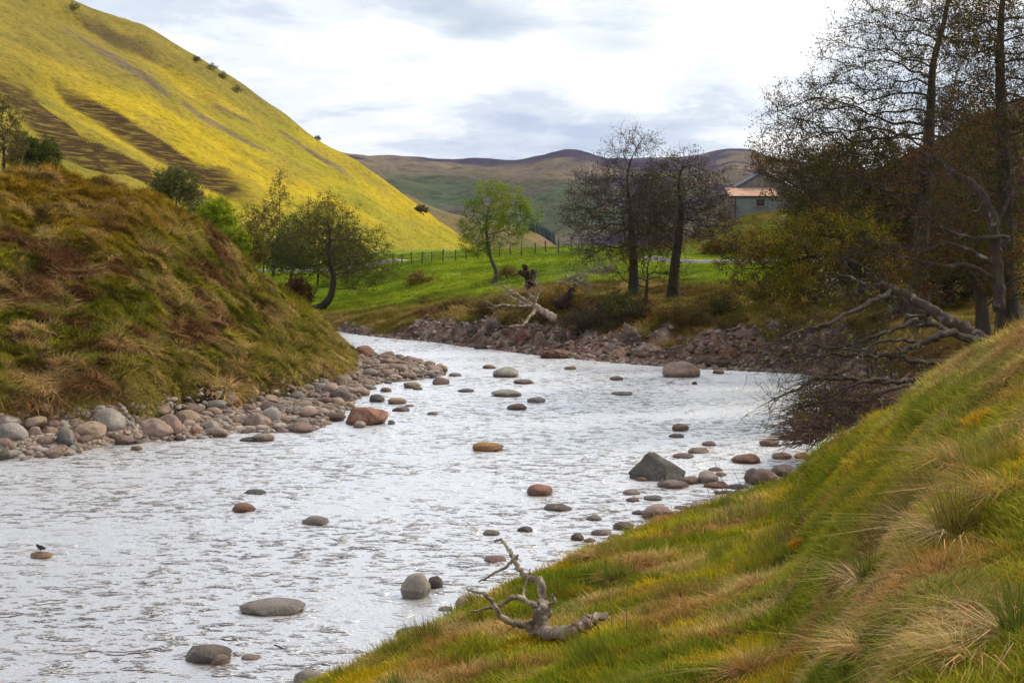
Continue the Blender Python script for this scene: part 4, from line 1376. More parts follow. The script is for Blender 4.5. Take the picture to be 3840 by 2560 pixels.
def gravel():
    r = np.random.default_rng(8)
    protos = []
    m, n_, l, b = new_mat('gravel_stone')
    x = mixn(n_, l, 1.0, attr(n_, 'col', 'INSTANCER'), ramp(n_, l, mnoise(n_, l, 6.0, 5, 0.65), [(0.25, (0.6, 0.58, 0.56)), (0.75, (1.3, 1.3, 1.28))]), 'MULTIPLY')
    l.new(x, b.inputs['Base Color'])
    b.inputs['Roughness'].default_value = 0.7
    for i in range(6):
        V, F = rock_shape(900 + i, [.2, .4, .9, 1.0][i % 4], 2, 0.3)
        o = mesh('p%02d' % i, V * np.array([1, .8, .6]), F, m)
        C.objects.unlink(o)
        protos.append(o)
    n = 6500
    px = r.uniform(-40, 442, n)
    D, Z = left.knots(px)
    lo, hi = D[:, 1] - 0.1, np.where(px < 358, D[:, 3] + 0.4, D[:, 8])
    y = lo + (hi - lo) * r.random(n)
    x = (px - 512) / 1280 * y
    z = left.h(x, y)
    P = np.c_[x, y, z]
    s = 0.04 + 0.13 * r.random(n) ** 2
    # rubble along the far rocky shore
    n2 = 5200
    px2 = r.uniform(330, 900, n2)
    D2, Z2 = mid.knots(px2)
    y2 = D2[:, 1] - 0.1 + 8 * r.random(n2) ** 2.2
    x2 = (px2 - 512) / 1280 * y2
    z2 = mid.h(x2, y2)
    k2 = mid_rock(x2, y2, z2) > r.uniform(0.25, 0.9, n2)
    P = np.vstack([P, np.c_[x2, y2, z2][k2]])
    s = np.r_[s, (0.04 + 0.20 * r.random(n2) ** 3)[k2]]
    far = np.r_[np.zeros(n, bool), np.ones(k2.sum(), bool)]
    keep = P[:, 2] > -0.06
    P, s, far = P[keep], s[keep], far[keep]
    n = len(P)
    pal = np.array([ROCKC[c] for c in 'ppgwwbtp'])
    pal2 = np.array([(0.20, 0.12, 0.095), (0.15, 0.09, 0.07), (0.25, 0.16, 0.13), (0.10, 0.07, 0.055), (0.32, 0.26, 0.22)])
    col = np.where(far[:, None], pal2[r.integers(0, 5, n)], pal[r.integers(0, 8, n)])
    idx = np.where(far, r.integers(2, 4, n), r.integers(0, 6, n))
    scatter('river_gravel', P, np.c_[r.uniform(-.4, .4, n), r.uniform(-.4, .4, n), r.uniform(0, 6.28, n)], np.c_[s, s, s] * r.uniform(0.8, 1.2, (n, 3)), idx, jitter(col, 0.25, r) * 0.8, protos, 'pinkish gravel and broken rubble along the river edges')
gravel()
# ------------------------------------------------------------------ trees: branches grow towards points spread through the crown
def grow(trunk, ells, n, step, kill, infl, seed, start=0.3, lift=0.05, wander=0.35):
    r = np.random.default_rng(seed)
    wts = np.array([e[1][0] * e[1][2] for e in ells])
    cnt = np.maximum(3, (n * wts / wts.sum()).astype(int))
    A = []
    for (c, rad), m in zip(ells, cnt):
        v = r.normal(size=(m, 3))
        v /= np.linalg.norm(v, axis=1)[:, None]
        A.append(np.array(c) + v * (r.random(m) ** 0.45)[:, None] * np.array(rad))
    A = np.vstack(A)
    T = catmull(trunk, 6)
    seg = np.r_[0, np.cumsum(np.linalg.norm(np.diff(T, axis=0), axis=1))]
    s_ = np.arange(0, seg[-1], step)
    pos = [np.array([np.interp(v, seg, T[:, k]) for k in range(3)]) for v in s_]
    par = [-1] + list(range(len(pos) - 1))
    kids = [1] * len(pos)
    kids[-1] = 0
    k0 = int(len(pos) * start)
    P0 = np.array(pos)
    d = np.linalg.norm(A[:, None] - P0[None, k0:], axis=2)
    ni, nd_ = d.argmin(1) + k0, d.min(1)
    for it in range(140):
        if not len(A):
            break
        act = nd_ < (infl if it > 6 else 1e9)
        if not act.any():
            infl *= 1.4
            if infl > 60:
                break
            continue
        P = np.array(pos)
        dv = A[act] - P[ni[act]]
        dv /= np.linalg.norm(dv, axis=1)[:, None] + 1e-9
        acc = np.zeros_like(P)
        np.add.at(acc, ni[act], dv)
        idx = np.unique(ni[act])
        new = []
        for i in idx:
            if kids[i] >= 3:
                continue
            v = acc[i] / (np.linalg.norm(acc[i]) + 1e-9) + wander * r.normal(size=3)
            v[2] += lift
            if par[i] >= 0:
                t = pos[i] - pos[par[i]]
                v = v + 0.35 * t / (np.linalg.norm(t) + 1e-9)
            v /= np.linalg.norm(v) + 1e-9
            pos.append(pos[i] + v * step)
            par.append(i)
            kids.append(0)
            kids[i] += 1
            new.append(len(pos) - 1)
        if not new:
            break
        Q = np.array([pos[i] for i in new])
        d = np.linalg.norm(A[:, None] - Q[None], axis=2)
        j = d.argmin(1)
        b = d[np.arange(len(A)), j] < nd_
        ni[b], nd_[b] = np.array(new)[j[b]], d[np.arange(len(A)), j][b]
        keep = nd_ > kill
        A, ni, nd_ = A[keep], ni[keep], nd_[keep]
        if len(pos) > 9000:
            break
    return np.array(pos), np.array(par)
def radii(pos, par, R0, tip, e=2.3):
    n = len(pos)
    q = np.zeros(n)
    for i in range(n - 1, -1, -1):
        if q[i] == 0:
            q[i] = tip ** e
        if par[i] >= 0:
            q[par[i]] += q[i]
    r = q ** (1 / e)
    return tip + (r - tip) * (R0 - tip) / max(r[0] - tip, 1e-6)
def chains(par, r):
    n = len(par)
    ch = [[] for _ in range(n)]
    for i in range(1, n):
        ch[par[i]].append(i)
    out, st = [], [(0, None)]
    while st:
        i, p = st.pop()
        c = [i] if p is None else [p, i]
        while ch[i]:
            k = sorted(ch[i], key=lambda j: -r[j])
            for j in k[1:]:
                st.append((j, i))
            i = k[0]
            c.append(i)
        out.append(c)
    return out
def twigs(base, dirs, L0, r0, seed, sub=3, seg=3, spread=0.9, up=0.15):
    """random bent twigs from points, with side twigs; returns rods and the points that carry leaves"""
    r = np.random.default_rng(seed)
    rods, pts = [], []
    b, d, Ln, rad = base, dirs, np.full(len(base), L0) * r.uniform(0.5, 1.4, len(base)), r0
    for lev in range(sub):
        d = d + spread * r.normal(size=d.shape) * (0.75 if lev == 0 else 1.0)
        d[:, 2] += up
        d /= np.linalg.norm(d, axis=1)[:, None] + 1e-9
        p = b
        nb, ndir, nL = [], [], []
        for s in range(seg):
            q = p + d * (Ln / seg)[:, None]
            f0, f1 = 1 - 0.75 * s / seg, 1 - 0.75 * (s + 1) / seg
            rods.append((p, q, np.full(len(p), rad * f0), np.full(len(p), rad * f1)))
            pts.append(q)
            keep = r.random(len(q)) < 0.8
            nb.append(q[keep])
            ndir.append(d[keep])
            nL.append(Ln[keep] * 0.55)
            p = q
            d = d + 0.35 * r.normal(size=d.shape)
            d[:, 2] += up * 0.6
            d /= np.linalg.norm(d, axis=1)[:, None] + 1e-9
        b, d, Ln, rad = np.vstack(nb), np.vstack(ndir), np.concatenate(nL), rad * 0.7
    c = [np.concatenate([x[k] for x in rods]) for k in range(4)]
    return c, np.vstack(pts)
def leaf_quads(pts, n, size, cols, seed, spread=0.12):
    r = np.random.default_rng(seed)
    c = pts[r.integers(0, len(pts), n)] + r.normal(0, spread, (n, 3))
    a = r.normal(size=(n, 3))
    a /= np.linalg.norm(a, axis=1)[:, None]
    b = np.cross(a, r.normal(size=(n, 3)))
    b /= np.linalg.norm(b, axis=1)[:, None]
    s = size * r.uniform(0.6, 1.4, n)[:, None]
    V = np.stack([c - a * s, c + b * s * 0.55, c + a * s, c - b * s * 0.55], 1).reshape(-1, 3)
    F = np.arange(4 * n).reshape(-1, 4)
    pal = np.array(cols)
    # clumps of one tint, with scatter
    k = (fbm(c[:, 0] * 0.35, c[:, 1] * 0.35, c[:, 2] * 0.35, 2, seed % 50) * 1.6 + 0.5 + r.normal(0, 0.28, n))
    ci = np.clip(k * (len(pal) - 1) + 0.5, 0, len(pal) - 1).astype(int)
    col = np.clip(pal[ci] * r.uniform(0.65, 1.4, (n, 1)), 0.004, 0.8)
    return V, F, np.repeat(col, 4, axis=0)
def tree(name, label, D, trunk, crown, R0, n=500, step=0.5, kill=None, infl=5.0, seed=1, start=0.3, tip=0.012, twig=(0.7, 0.012, 3, 2), nt=2, leaves=4000, leaf=(0.06, [(0.08, 0.09, 0.02)]), bark='bark', cat='tree', group=None, lift=0.05, wander=0.35, deep=0.9, ground=None, twigcol='bark', min_limb=0.045, up=0.15, snap=False):
    if snap:
        D = ground.ray(trunk[0][0], trunk[0][1], D * 0.82, D * 1.2)[1]
    W = lambda sx, sy, dd=0: at(sx, sy, D) + np.array([0, dd, 0])
    T = np.array([W(*t) for t in trunk])
    if ground is not None:
        T[0, 2] = float(ground.h(T[0, 0], T[0, 1])[0]) - 0.15
    E = [(W(c[0], c[1], c[4] if len(c) > 4 else 0), (c[2] / FS * D, max(c[2], c[3]) / FS * D * deep, c[3] / FS * D)) for c in crown]
    pos, par = grow(T, E, n, step, kill or step * 1.5, infl, seed, start, lift, wander)
    r = radii(pos, par, R0, tip)
    root = thing(name, label, cat, T[0], group)
    flare = np.linalg.norm(pos - T[0], axis=1)
    r = r * (1 + 0.7 * np.exp(-flare / (R0 * 3)))
    pos[:, :2] += 0.0
    cs = chains(par, r)
    main = cs[0]
    tm = np.linspace(0, 1, len(main))
    fac = np.ones(len(pos))
    fac[main] = 1 - 0.62 * tm
    for i in range(1, len(pos)):
        if fac[i] == 1 and par[i] >= 0:
            fac[i] = fac[par[i]]
    fac[main[0]] = 1
    r = np.maximum(r * fac, tip * 0.8)
    im = np.zeros(len(pos), bool)
    im[main] = True
    for i in range(1, len(pos)):
        if not im[i]:
            r[i] = min(r[i], r[par[i]] * (0.62 if im[par[i]] else 1.0))
    V, F = sweep(catmull(pos[main], 2), np.interp(np.arange(2 * len(main) - 1) / 2, np.arange(len(main)), r[main]), 9, True, 0.06)
    mesh('trunk', V, F, M[bark], root)
    # every limb that leaves the trunk with all its side branches is one part
    owner = np.full(len(pos), -1)
    inmain = set(main)
    for i in range(1, len(pos)):
        if i in inmain:
            continue
        owner[i] = i if par[i] in inmain else owner[par[i]]
    limb, small = {}, MB()
    for c in cs[1:]:
        k = owner[c[1]] if len(c) > 1 else -1
        if k < 0:
            continue
        big = r[k] > min_limb
        rr = r[c].copy()
        rr[0] = min(rr[0], rr[1] * 1.15) if len(c) > 1 else rr[0]
        m = 2 if rr[0] > 0.03 else 1
        PP = catmull(pos[c], m) if len(c) > 2 and m > 1 else pos[c]
        RR = np.interp(np.linspace(0, 1, len(PP)), np.linspace(0, 1, len(c)), rr)
        V, F = sweep(PP, RR, 6 if rr[0] > 0.05 else (4 if rr[0] > 0.02 else 3), False)
        (limb.setdefault(k, MB()) if big else small).add(V, F)
    for k, mb in limb.items():
        mb.build('limb', M[bark], root, True)
    thin = np.nonzero((r < max(tip * 3.2, 0.035)) & (np.arange(len(pos)) > 3))[0]
    thin = np.repeat(thin, nt)
    dr = pos[thin] - pos[np.maximum(par[thin], 0)]
    dr /= np.linalg.norm(dr, axis=1)[:, None] + 1e-9
    (p0, p1, r0, r1), pts = twigs(pos[thin], dr, twig[0], twig[1], seed + 5, twig[2], twig[3], up=up)
    TV, TF = prisms(p0, p1, r0, r1, 3)
    if small.V:
        b = len(TV)
        TV = np.vstack([TV, small.V])
        sf = np.array([f for f in small.F if len(f) == 4])
        if len(sf):
            TF = np.vstack([TF, sf + b])
    bc = np.ones((len(TV), 3))
    if leaves:
        LV, LF, lc = leaf_quads(pts, leaves, leaf[0], leaf[1], seed + 9)
        mi = np.r_[np.zeros(len(TF), int), np.ones(len(LF), int)]
        cr = mesh('crown', np.vstack([TV, LV]), np.vstack([TF, LF + len(TV)]), [M[twigcol], M['leaf']], root, False, {'bc': np.vstack([bc, lc])}, mi=mi)
    else:
        cr = mesh('crown', TV, TF, [M[twigcol]], root, False)
    return root
M['twig_brown'] = plain('twig_brown', (0.07, 0.048, 0.04), 0.9, 0.3, 2.0)
M['twig_purple'] = plain('twig_purple', (0.095, 0.066, 0.058), 0.9, 0.3, 2.0)
OLIVE = [(0.045, 0.05, 0.011), (0.08, 0.078, 0.014), (0.13, 0.10, 0.018), (0.14, 0.07, 0.022)]
RUSTY = [(0.045, 0.048, 0.012), (0.13, 0.07, 0.02), (0.165, 0.065, 0.028), (0.075, 0.075, 0.014)]
YELLOW = [(0.12, 0.125, 0.012), (0.22, 0.195, 0.016), (0.27, 0.20, 0.02), (0.19, 0.095, 0.025)]
BUD = [(0.05, 0.04, 0.03), (0.075, 0.05, 0.035), (0.09, 0.06, 0.035), (0.055, 0.055, 0.018)]
SPRING = [(0.10, 0.16, 0.012), (0.19, 0.25, 0.02), (0.25, 0.28, 0.025)]

# the tall alders on the right
tree('alder_tree', 'tallest dark alder on the right, its top cut by the photo edge', 58, [(3440, 1190), (3450, 1050), (3455, 880), (3475, 640), (3490, 420), (3500, 240), (3545, 60), (3570, -120)],
     [(3390, 190, 320, 260), (3250, 430, 400, 200), (3130, 560, 330, 150), (3560, 40, 260, 190), (3480, 600, 260, 210), (3090, 700, 260, 110), (3560, -160, 220, 160)],
     0.40, 3000, 0.42, 0.55, 6, 3, 0.28, 0.012, (0.62, 0.014, 2, 3), 2, 32000, (0.048, OLIVE), ground=mid)
tree('alder_tree', 'dark alder at the right photo edge behind the grassy bank', 50, [(3790, 1230), (3775, 1050), (3770, 800), (3760, 500), (3750, 250), (3760, 0), (3800, -200)],
     [(3700, 120, 230, 260), (3780, 450, 230, 260), (3800, -150, 260, 200), (3720, 780, 200, 190), (3930, 300, 200, 300)],
     0.38, 2600, 0.42, 0.55, 6, 4, 0.25, 0.012, (0.62, 0.014, 2, 3), 2, 32000, (0.048, OLIVE + RUSTY), ground=mid)
tree('alder_tree', 'leaning alder spreading low yellow-green branches left over the river bank', 62, [(3420, 1215), (3370, 1130), (3290, 1050), (3190, 985), (3080, 950)],
     [(2960, 930, 230, 80), (2830, 960, 150, 60), (3130, 900, 230, 100), (3020, 1060, 260, 60), (2880, 1110, 190, 50), (3260, 1010, 180, 90), (2990, 860, 110, 40)],
     0.30, 1700, 0.42, 0.55, 5, 5, 0.35, 0.011, (0.6, 0.012, 2, 3), 1, 44000, (0.05, YELLOW + YELLOW + BUD), ground=mid, lift=-0.02)
tree('alder_tree', 'bushy rust-leaved alder between the two tall dark trunks', 66, [(3560, 1180), (3555, 1060), (3540, 930), (3550, 800)],
     [(3560, 800, 220, 150), (3440, 930, 200, 130), (3660, 950, 180, 150), (3570, 1030, 240, 100)],
     0.26, 1600, 0.42, 0.55, 5, 6, 0.2, 0.012, (0.62, 0.015, 2, 2), 2, 34000, (0.065, RUSTY + BUD + OLIVE), ground=mid)
tree('alder_tree', 'thin alder reaching bare crooked twigs left above the cottage roof', 70, [(3330, 1150), (3290, 1000), (3220, 880), (3130, 790), (3020, 720)],
     [(2920, 610, 120, 60), (3030, 700, 130, 70), (3060, 620, 160, 80), (3050, 800, 130, 50), (3180, 800, 150, 80)],
     0.22, 1500, 0.42, 0.55, 5, 7, 0.35, 0.011, (0.62, 0.015, 2, 2), 2, 16000, (0.05, OLIVE), ground=mid)
tree('alder_tree', 'low dark alder trunk behind the fallen tree, rust buds on its twigs', 48, [(3690, 1235), (3680, 1150), (3660, 1060), (3600, 980)],
     [(3600, 980, 160, 100), (3720, 1000, 150, 120), (3480, 1060, 150, 70), (3800, 1050, 120, 90)],
     0.26, 900, 0.4, 0.55, 5, 8, 0.3, 0.011, (0.55, 0.011, 2, 3), 1, 9000, (0.045, RUSTY), ground=mid)

tree('alder_tree', 'background alder with a dense olive crown left of the tallest alder', 76, [(3330, 1120), (3325, 1000), (3330, 860), (3310, 720), (3290, 600)],
     [(3270, 640, 230, 150), (3150, 760, 200, 110), (3390, 780, 200, 150), (3280, 900, 260, 110)],
     0.28, 1500, 0.5, 0.65, 6, 9, 0.25, 0.013, (0.7, 0.019, 2, 2), 2, 38000, (0.07, OLIVE + BUD + RUSTY), ground=mid)
tree('alder_tree', 'background alder filling the gap at the right with rust twigs', 72, [(3660, 1130), (3655, 980), (3650, 800), (3640, 620), (3650, 450)],
     [(3650, 480, 190, 170), (3600, 700, 220, 150), (3740, 760, 190, 170), (3640, 900, 260, 130)],
     0.28, 1500, 0.5, 0.65, 6, 12, 0.25, 0.013, (0.7, 0.019, 2, 2), 2, 40000, (0.07, BUD + RUSTY + OLIVE), ground=mid)
tree('alder_tree', 'low spreading alder just right of the cottage with rust-olive twigs', 88, [(3200, 1080), (3190, 1000), (3170, 920), (3150, 850)],
     [(3150, 870, 200, 80), (3030, 930, 160, 70), (3260, 940, 200, 100), (3110, 1010, 260, 60)],
     0.24, 1200, 0.5, 0.65, 6, 13, 0.2, 0.013, (0.7, 0.019, 2, 2), 2, 24000, (0.065, RUSTY + OLIVE), ground=mid)

# the pair of bare alders in mid view
tree('alder_tree', 'bare alder with a thin spire top, left of the mid-view pair', 84, [(2378, 1110), (2376, 1000), (2370, 880), (2362, 760), (2352, 670), (2370, 590), (2410, 520)],
     [(2390, 545, 90, 55), (2310, 590, 70, 40), (2220, 690, 90, 50), (2330, 730, 190, 100), (2220, 800, 120, 100), (2390, 850, 190, 130), (2260, 930, 130, 70)],
     0.32, 2600, 0.38, 0.45, 5, 21, 0.38, 0.011, (0.7, 0.017, 2, 3), 2, 12000, (0.05, BUD), ground=mid, twigcol='twig_purple', snap=True)
tree('alder_tree', 'bare alder with a thick dark trunk, right of the mid-view pair', 85, [(2525, 1120), (2530, 1010), (2545, 890), (2555, 780), (2545, 690), (2560, 620)],
     [(2555, 640, 100, 60), (2480, 680, 110, 70), (2650, 700, 80, 60), (2560, 760, 150, 100), (2640, 830, 120, 80), (2470, 830, 120, 100)],
     0.34, 2400, 0.38, 0.45, 5, 22, 0.38, 0.011, (0.7, 0.017, 2, 3), 2, 12000, (0.055, BUD + [(0.09, 0.085, 0.02)]), ground=mid, twigcol='twig_purple', snap=True)
tree('sapling', 'many-stemmed grey sapling clump between the mid-view alder trunks', 80, [(2420, 1140), (2425, 1080), (2430, 1020)],
     [(2420, 960, 130, 110), (2330, 1020, 90, 60), (2520, 1000, 90, 80)],
     0.12, 700, 0.4, 0.5, 5, 23, 0.1, 0.011, (0.5, 0.01, 2, 3), 1, 3500, (0.045, RUSTY), ground=mid, cat='sapling', min_limb=0.03, snap=True)
# the green birch on the terrace edge
tree('birch_tree', 'slender spring-green birch standing alone on the terrace edge', 93, [(1850, 1060), (1862, 1020), (1842, 970), (1828, 900), (1825, 830), (1835, 770)],
     [(1850, 720, 65, 35), (1785, 780, 50, 45), (1920, 760, 70, 50), (1975, 810, 40, 40), (1760, 850, 45, 40), (1850, 830, 90, 60), (1940, 880, 50, 40), (1800, 920, 70, 40)],
     0.17, 1200, 0.35, 0.45, 4, 31, 0.3, 0.010, (0.5, 0.01, 2, 3), 1, 20000, (0.055, SPRING), 'birch', ground=mid, snap=True)
# the leaning tree and thicket at the river bend
tree('willow_tree', 'leaning dark willow with curved trunk above the river bend', 104, [(1165, 1172), (1205, 1150), (1240, 1110), (1250, 1040), (1235, 960), (1238, 880)],
     [(1260, 800, 90, 50), (1180, 850, 110, 80), (1270, 900, 110, 80), (1390, 920, 80, 70), (1420, 1000, 80, 60), (1140, 950, 130, 100), (1330, 1030, 130, 60)],
     0.30, 2000, 0.42, 0.55, 5, 41, 0.3, 0.012, (0.6, 0.014, 2, 3), 2, 20000, (0.055, [(0.05, 0.065, 0.012), (0.09, 0.095, 0.014), (0.13, 0.12, 0.02)]), ground=mid)
def bush(label, sx, sy, w, h, D, leafc, leaves, seed, g=None, name='shrub', group=None, sheet=None, bark='bark', n=160, size=0.09, twigcol='twig_brown', cat='shrub', r0=0.10, stems=None):
    """bush or small far tree: bottom centre at photo (sx, sy), w x h in photo pixels"""
    low = cat == 'shrub' or name == 'thicket_tree'
    st = stems or ([(sx, sy), (sx + 0.02 * w, sy - 0.12 * h), (sx, sy - 0.3 * h)] if low else [(sx, sy), (sx + 0.03 * w, sy - 0.3 * h), (sx, sy - 0.6 * h)])
    step = max(0.25, h / FS * D / 16)
    cr = [(sx, sy - 0.5 * h, 0.36 * w, 0.42 * h), (sx - 0.27 * w, sy - 0.36 * h, 0.24 * w, 0.3 * h), (sx + 0.27 * w, sy - 0.34 * h, 0.24 * w, 0.28 * h)] if low else \
         [(sx, sy - 0.66 * h, 0.38 * w, 0.34 * h), (sx - 0.25 * w, sy - 0.5 * h, 0.25 * w, 0.25 * h), (sx + 0.25 * w, sy - 0.46 * h, 0.25 * w, 0.25 * h)]
    return tree(name, label, D, st, cr, r0 * (0.6 if low else 1), n * 2, step, step * 1.1, 6, seed, 0.1 if low else 0.25, 0.014, (step * 1.5, 0.016, 2, 2), 1, int(leaves * 0.75), (size, leafc), bark, cat, group, ground=sheet, twigcol=twigcol, min_limb=0.05, wander=0.5, snap=sheet is mid and sx > 1300)
GREY_G = [(0.11, 0.12, 0.03), (0.17, 0.17, 0.05), (0.13, 0.12, 0.04)]
BROWN = [(0.12, 0.095, 0.03), (0.16, 0.135, 0.035), (0.13, 0.085, 0.03)]
DGREEN = [(0.05, 0.075, 0.014), (0.075, 0.095, 0.018), (0.10, 0.11, 0.02)]
bush('tallest bare brown tree of the thicket behind the leaning willow', 1190, 1030, 240, 310, 128, BROWN + GREY_G, 11000, 51, sheet=mid, name='thicket_tree', cat='tree', r0=0.18, n=260)
bush('bare brown tree at the left of the thicket by the river bend', 985, 1010, 230, 280, 140, BROWN, 11000, 52, sheet=mid, name='thicket_tree', cat='tree', r0=0.16, n=240)
bush('green-leaved tree in the dark middle of the thicket', 1090, 1040, 220, 230, 122, DGREEN + GREY_G, 14000, 53, sheet=mid, name='thicket_tree', cat='tree', r0=0.16, n=240)
bush('olive rounded bush over the crest of the mound beside the thicket', 930, 1010, 150, 170, 112, [(0.13, 0.115, 0.02), (0.16, 0.13, 0.025)], 9000, 54, sheet=mid)
bush('thin bare birch standing above the thicket against the yellow hill', 1047, 830, 80, 190, 205, [(0.14, 0.12, 0.04)], 1500, 55, sheet=hill, name='birch_tree', cat='tree', bark='birch', n=120, size=0.11)
bush('wispy olive tree filling the right side of the thicket', 1300, 1050, 200, 220, 126, BROWN + GREY_G, 9000, 90, sheet=mid, name='thicket_tree', cat='tree', r0=0.14, n=200)
bush('rust-brown shrub at the foot of the leaning willow', 1115, 1150, 110, 110, 103, [(0.13, 0.05, 0.022), (0.09, 0.045, 0.02)], 5000, 56, sheet=mid)
bush('brightest lime-green tree behind the shoulder of the mound', 812, 910, 150, 170, 108, [(0.24, 0.30, 0.012), (0.33, 0.37, 0.02)], 12000, 57, sheet=mid, name='young_tree', cat='tree')
bush('lime-green bush just right of the brightest lime tree', 880, 960, 110, 120, 106, [(0.20, 0.25, 0.014), (0.25, 0.28, 0.02)], 8000, 58, sheet=mid)
bush('pale grey-green willow above the crest of the mound', 655, 800, 210, 170, 112, GREY_G, 14000, 59, sheet=mid, name='young_tree', cat='tree', n=220)
bush('pale olive bush between the grey-green willow and the lime tree', 735, 870, 120, 120, 110, GREY_G, 7000, 60, sheet=mid)
bush('dark bare tree at the left photo edge on the lower hillside', 10, 690, 150, 330, 108, BROWN, 7000, 61, sheet=hill, name='hill_tree', cat='tree', r0=0.2, n=240)
bush('green tree second from the left edge above the mound', 95, 690, 110, 190, 112, DGREEN, 11000, 62, sheet=hill, name='hill_tree', cat='tree', n=200)
bush('slim green tree with a bare stem right of the left-edge trees', 182, 690, 85, 165, 110, DGREEN, 8000, 63, sheet=hill, name='hill_tree', cat='tree', n=160, stems=[(178, 690), (180, 640), (184, 590)])
bush('low brown scrub under the left-edge trees', 120, 690, 160, 80, 106, BROWN, 5000, 64, sheet=hill)
bush('small bush on the yellow slope beyond the birch', 1578, 800, 62, 34, hill.ray(1578, 798, 240, 420)[1], [(0.09, 0.085, 0.03)], 1600, 65, sheet=hill, size=0.22, n=60)
sky_b = [('lone bare tree on the skyline at the top left', 277, 36, 46, 34), ('leftmost bush of the row on the hill skyline', 738, 228, 26, 24), ('largest bush of the row on the hill skyline', 795, 262, 44, 36), ('third bush of the row on the hill skyline', 835, 292, 34, 30), ('yellowish bush below the row on the hill skyline', 890, 345, 40, 34), ('tiny bush low on the hill skyline', 1190, 520, 20, 14)]
for i, (lb, sx, sy, w_, h_) in enumerate(sky_b):
    p = hill.ray(sx, sy + 4, 200, 436)
    D_ = min(p[1], 424)
    bush(lb, sx, sy + 4, w_, h_, D_, [(0.13, 0.13, 0.045), (0.17, 0.15, 0.06)], 420, 70 + i, n=70, size=0.2, group='bushes on the hill skyline', name='skyline_bush')
bush('yellow-green scrub bush below the fallen dead tree', 2080, 1190, 190, 110, 79, YELLOW, 6000, 81, sheet=mid, size=0.05)
bush('rust-brown bush beside the birch foot', 1900, 1045, 80, 42, 91, [(0.20, 0.10, 0.03), (0.15, 0.12, 0.03)], 2200, 82, sheet=mid, size=0.06, n=60)
bush('rust-brown clump of dead bracken left of the birch', 1575, 1062, 110, 34, 103, [(0.19, 0.10, 0.03), (0.16, 0.13, 0.03)], 2200, 83, sheet=mid, size=0.07, n=60)
bush('dark tangled scrub under the mid-view alders', 2330, 1200, 260, 110, 76, BUD + [(0.06, 0.07, 0.015)], 7000, 84, sheet=mid, size=0.05)
bush('low dark scrub on the far bank right of the pale dead tree', 2200, 1235, 200, 60, 74, BUD + YELLOW, 5000, 92, sheet=mid, size=0.05, n=110)
bush('brown scrub on the far bank below the thick-trunked alder', 2560, 1215, 210, 70, 73, BROWN + RUSTY, 5000, 93, sheet=mid, size=0.05, n=110)
bush('olive scrub on the far bank above the largest river boulder', 2700, 1180, 190, 60, 75, OLIVE, 4500, 94, sheet=mid, size=0.05, n=100)
bush('straw-brown scrub between the birch and the pale dead tree', 1840, 1180, 150, 50, 84, BROWN, 3500, 95, sheet=mid, size=0.05, n=90)
bush('yellow-green shrub on the knoll below the cottage', 2830, 960, 230, 110, 134, YELLOW, 9000, 85, sheet=mid, size=0.09)
bush('rust-brown shrub right of the cottage on the knoll', 3060, 830, 190, 110, 140, RUSTY, 8000, 86, sheet=mid, size=0.09)
bush('rust-brown shrub at the left foot of the knoll', 2690, 950, 110, 60, 132, [(0.17, 0.08, 0.025), (0.15, 0.12, 0.03)], 4500, 87, sheet=mid, size=0.08)

# far dark strip of conifers in the valley: reads as one mass
def conifers():
    r = np.random.default_rng(91)
    mb = MB()
    for i in range(70):
        t = r.random()
        sx = 1985 + 95 * t + r.normal(0, 5)
        sy = 868 + 52 * t + r.normal(0, 3)
        p = at(sx, sy, 690 + r.uniform(-12, 12))
        h, rr = r.uniform(4, 8), r.uniform(1.0, 1.7)
        for k in range(3):
            z0, z1 = p[2] + h * (0.08 + 0.27 * k), p[2] + h * (0.5 + 0.27 * k)
            q = rr * (1 - 0.27 * k)
            a = np.arange(6) * math.pi / 3 + r.random()
            V = [(p[0] + q * math.cos(v) * r.uniform(.8, 1.2), p[1] + q * math.sin(v), z0) for v in a] + [(p[0], p[1], z1)]
            mb.add(V, [(j, (j + 1) % 6, 6) for j in range(6)])
        mb.sweep([(p[0], p[1], p[2] - 4), (p[0], p[1], p[2] + h * 0.4)], [0.25, 0.15], 4, False)
    stuff(mb.build('conifer_wood', plain('conifer_needles', (0.022, 0.035, 0.03), 0.95, 0.4, 1.0)), 'dark strip of distant conifers in the valley bottom')
conifers()

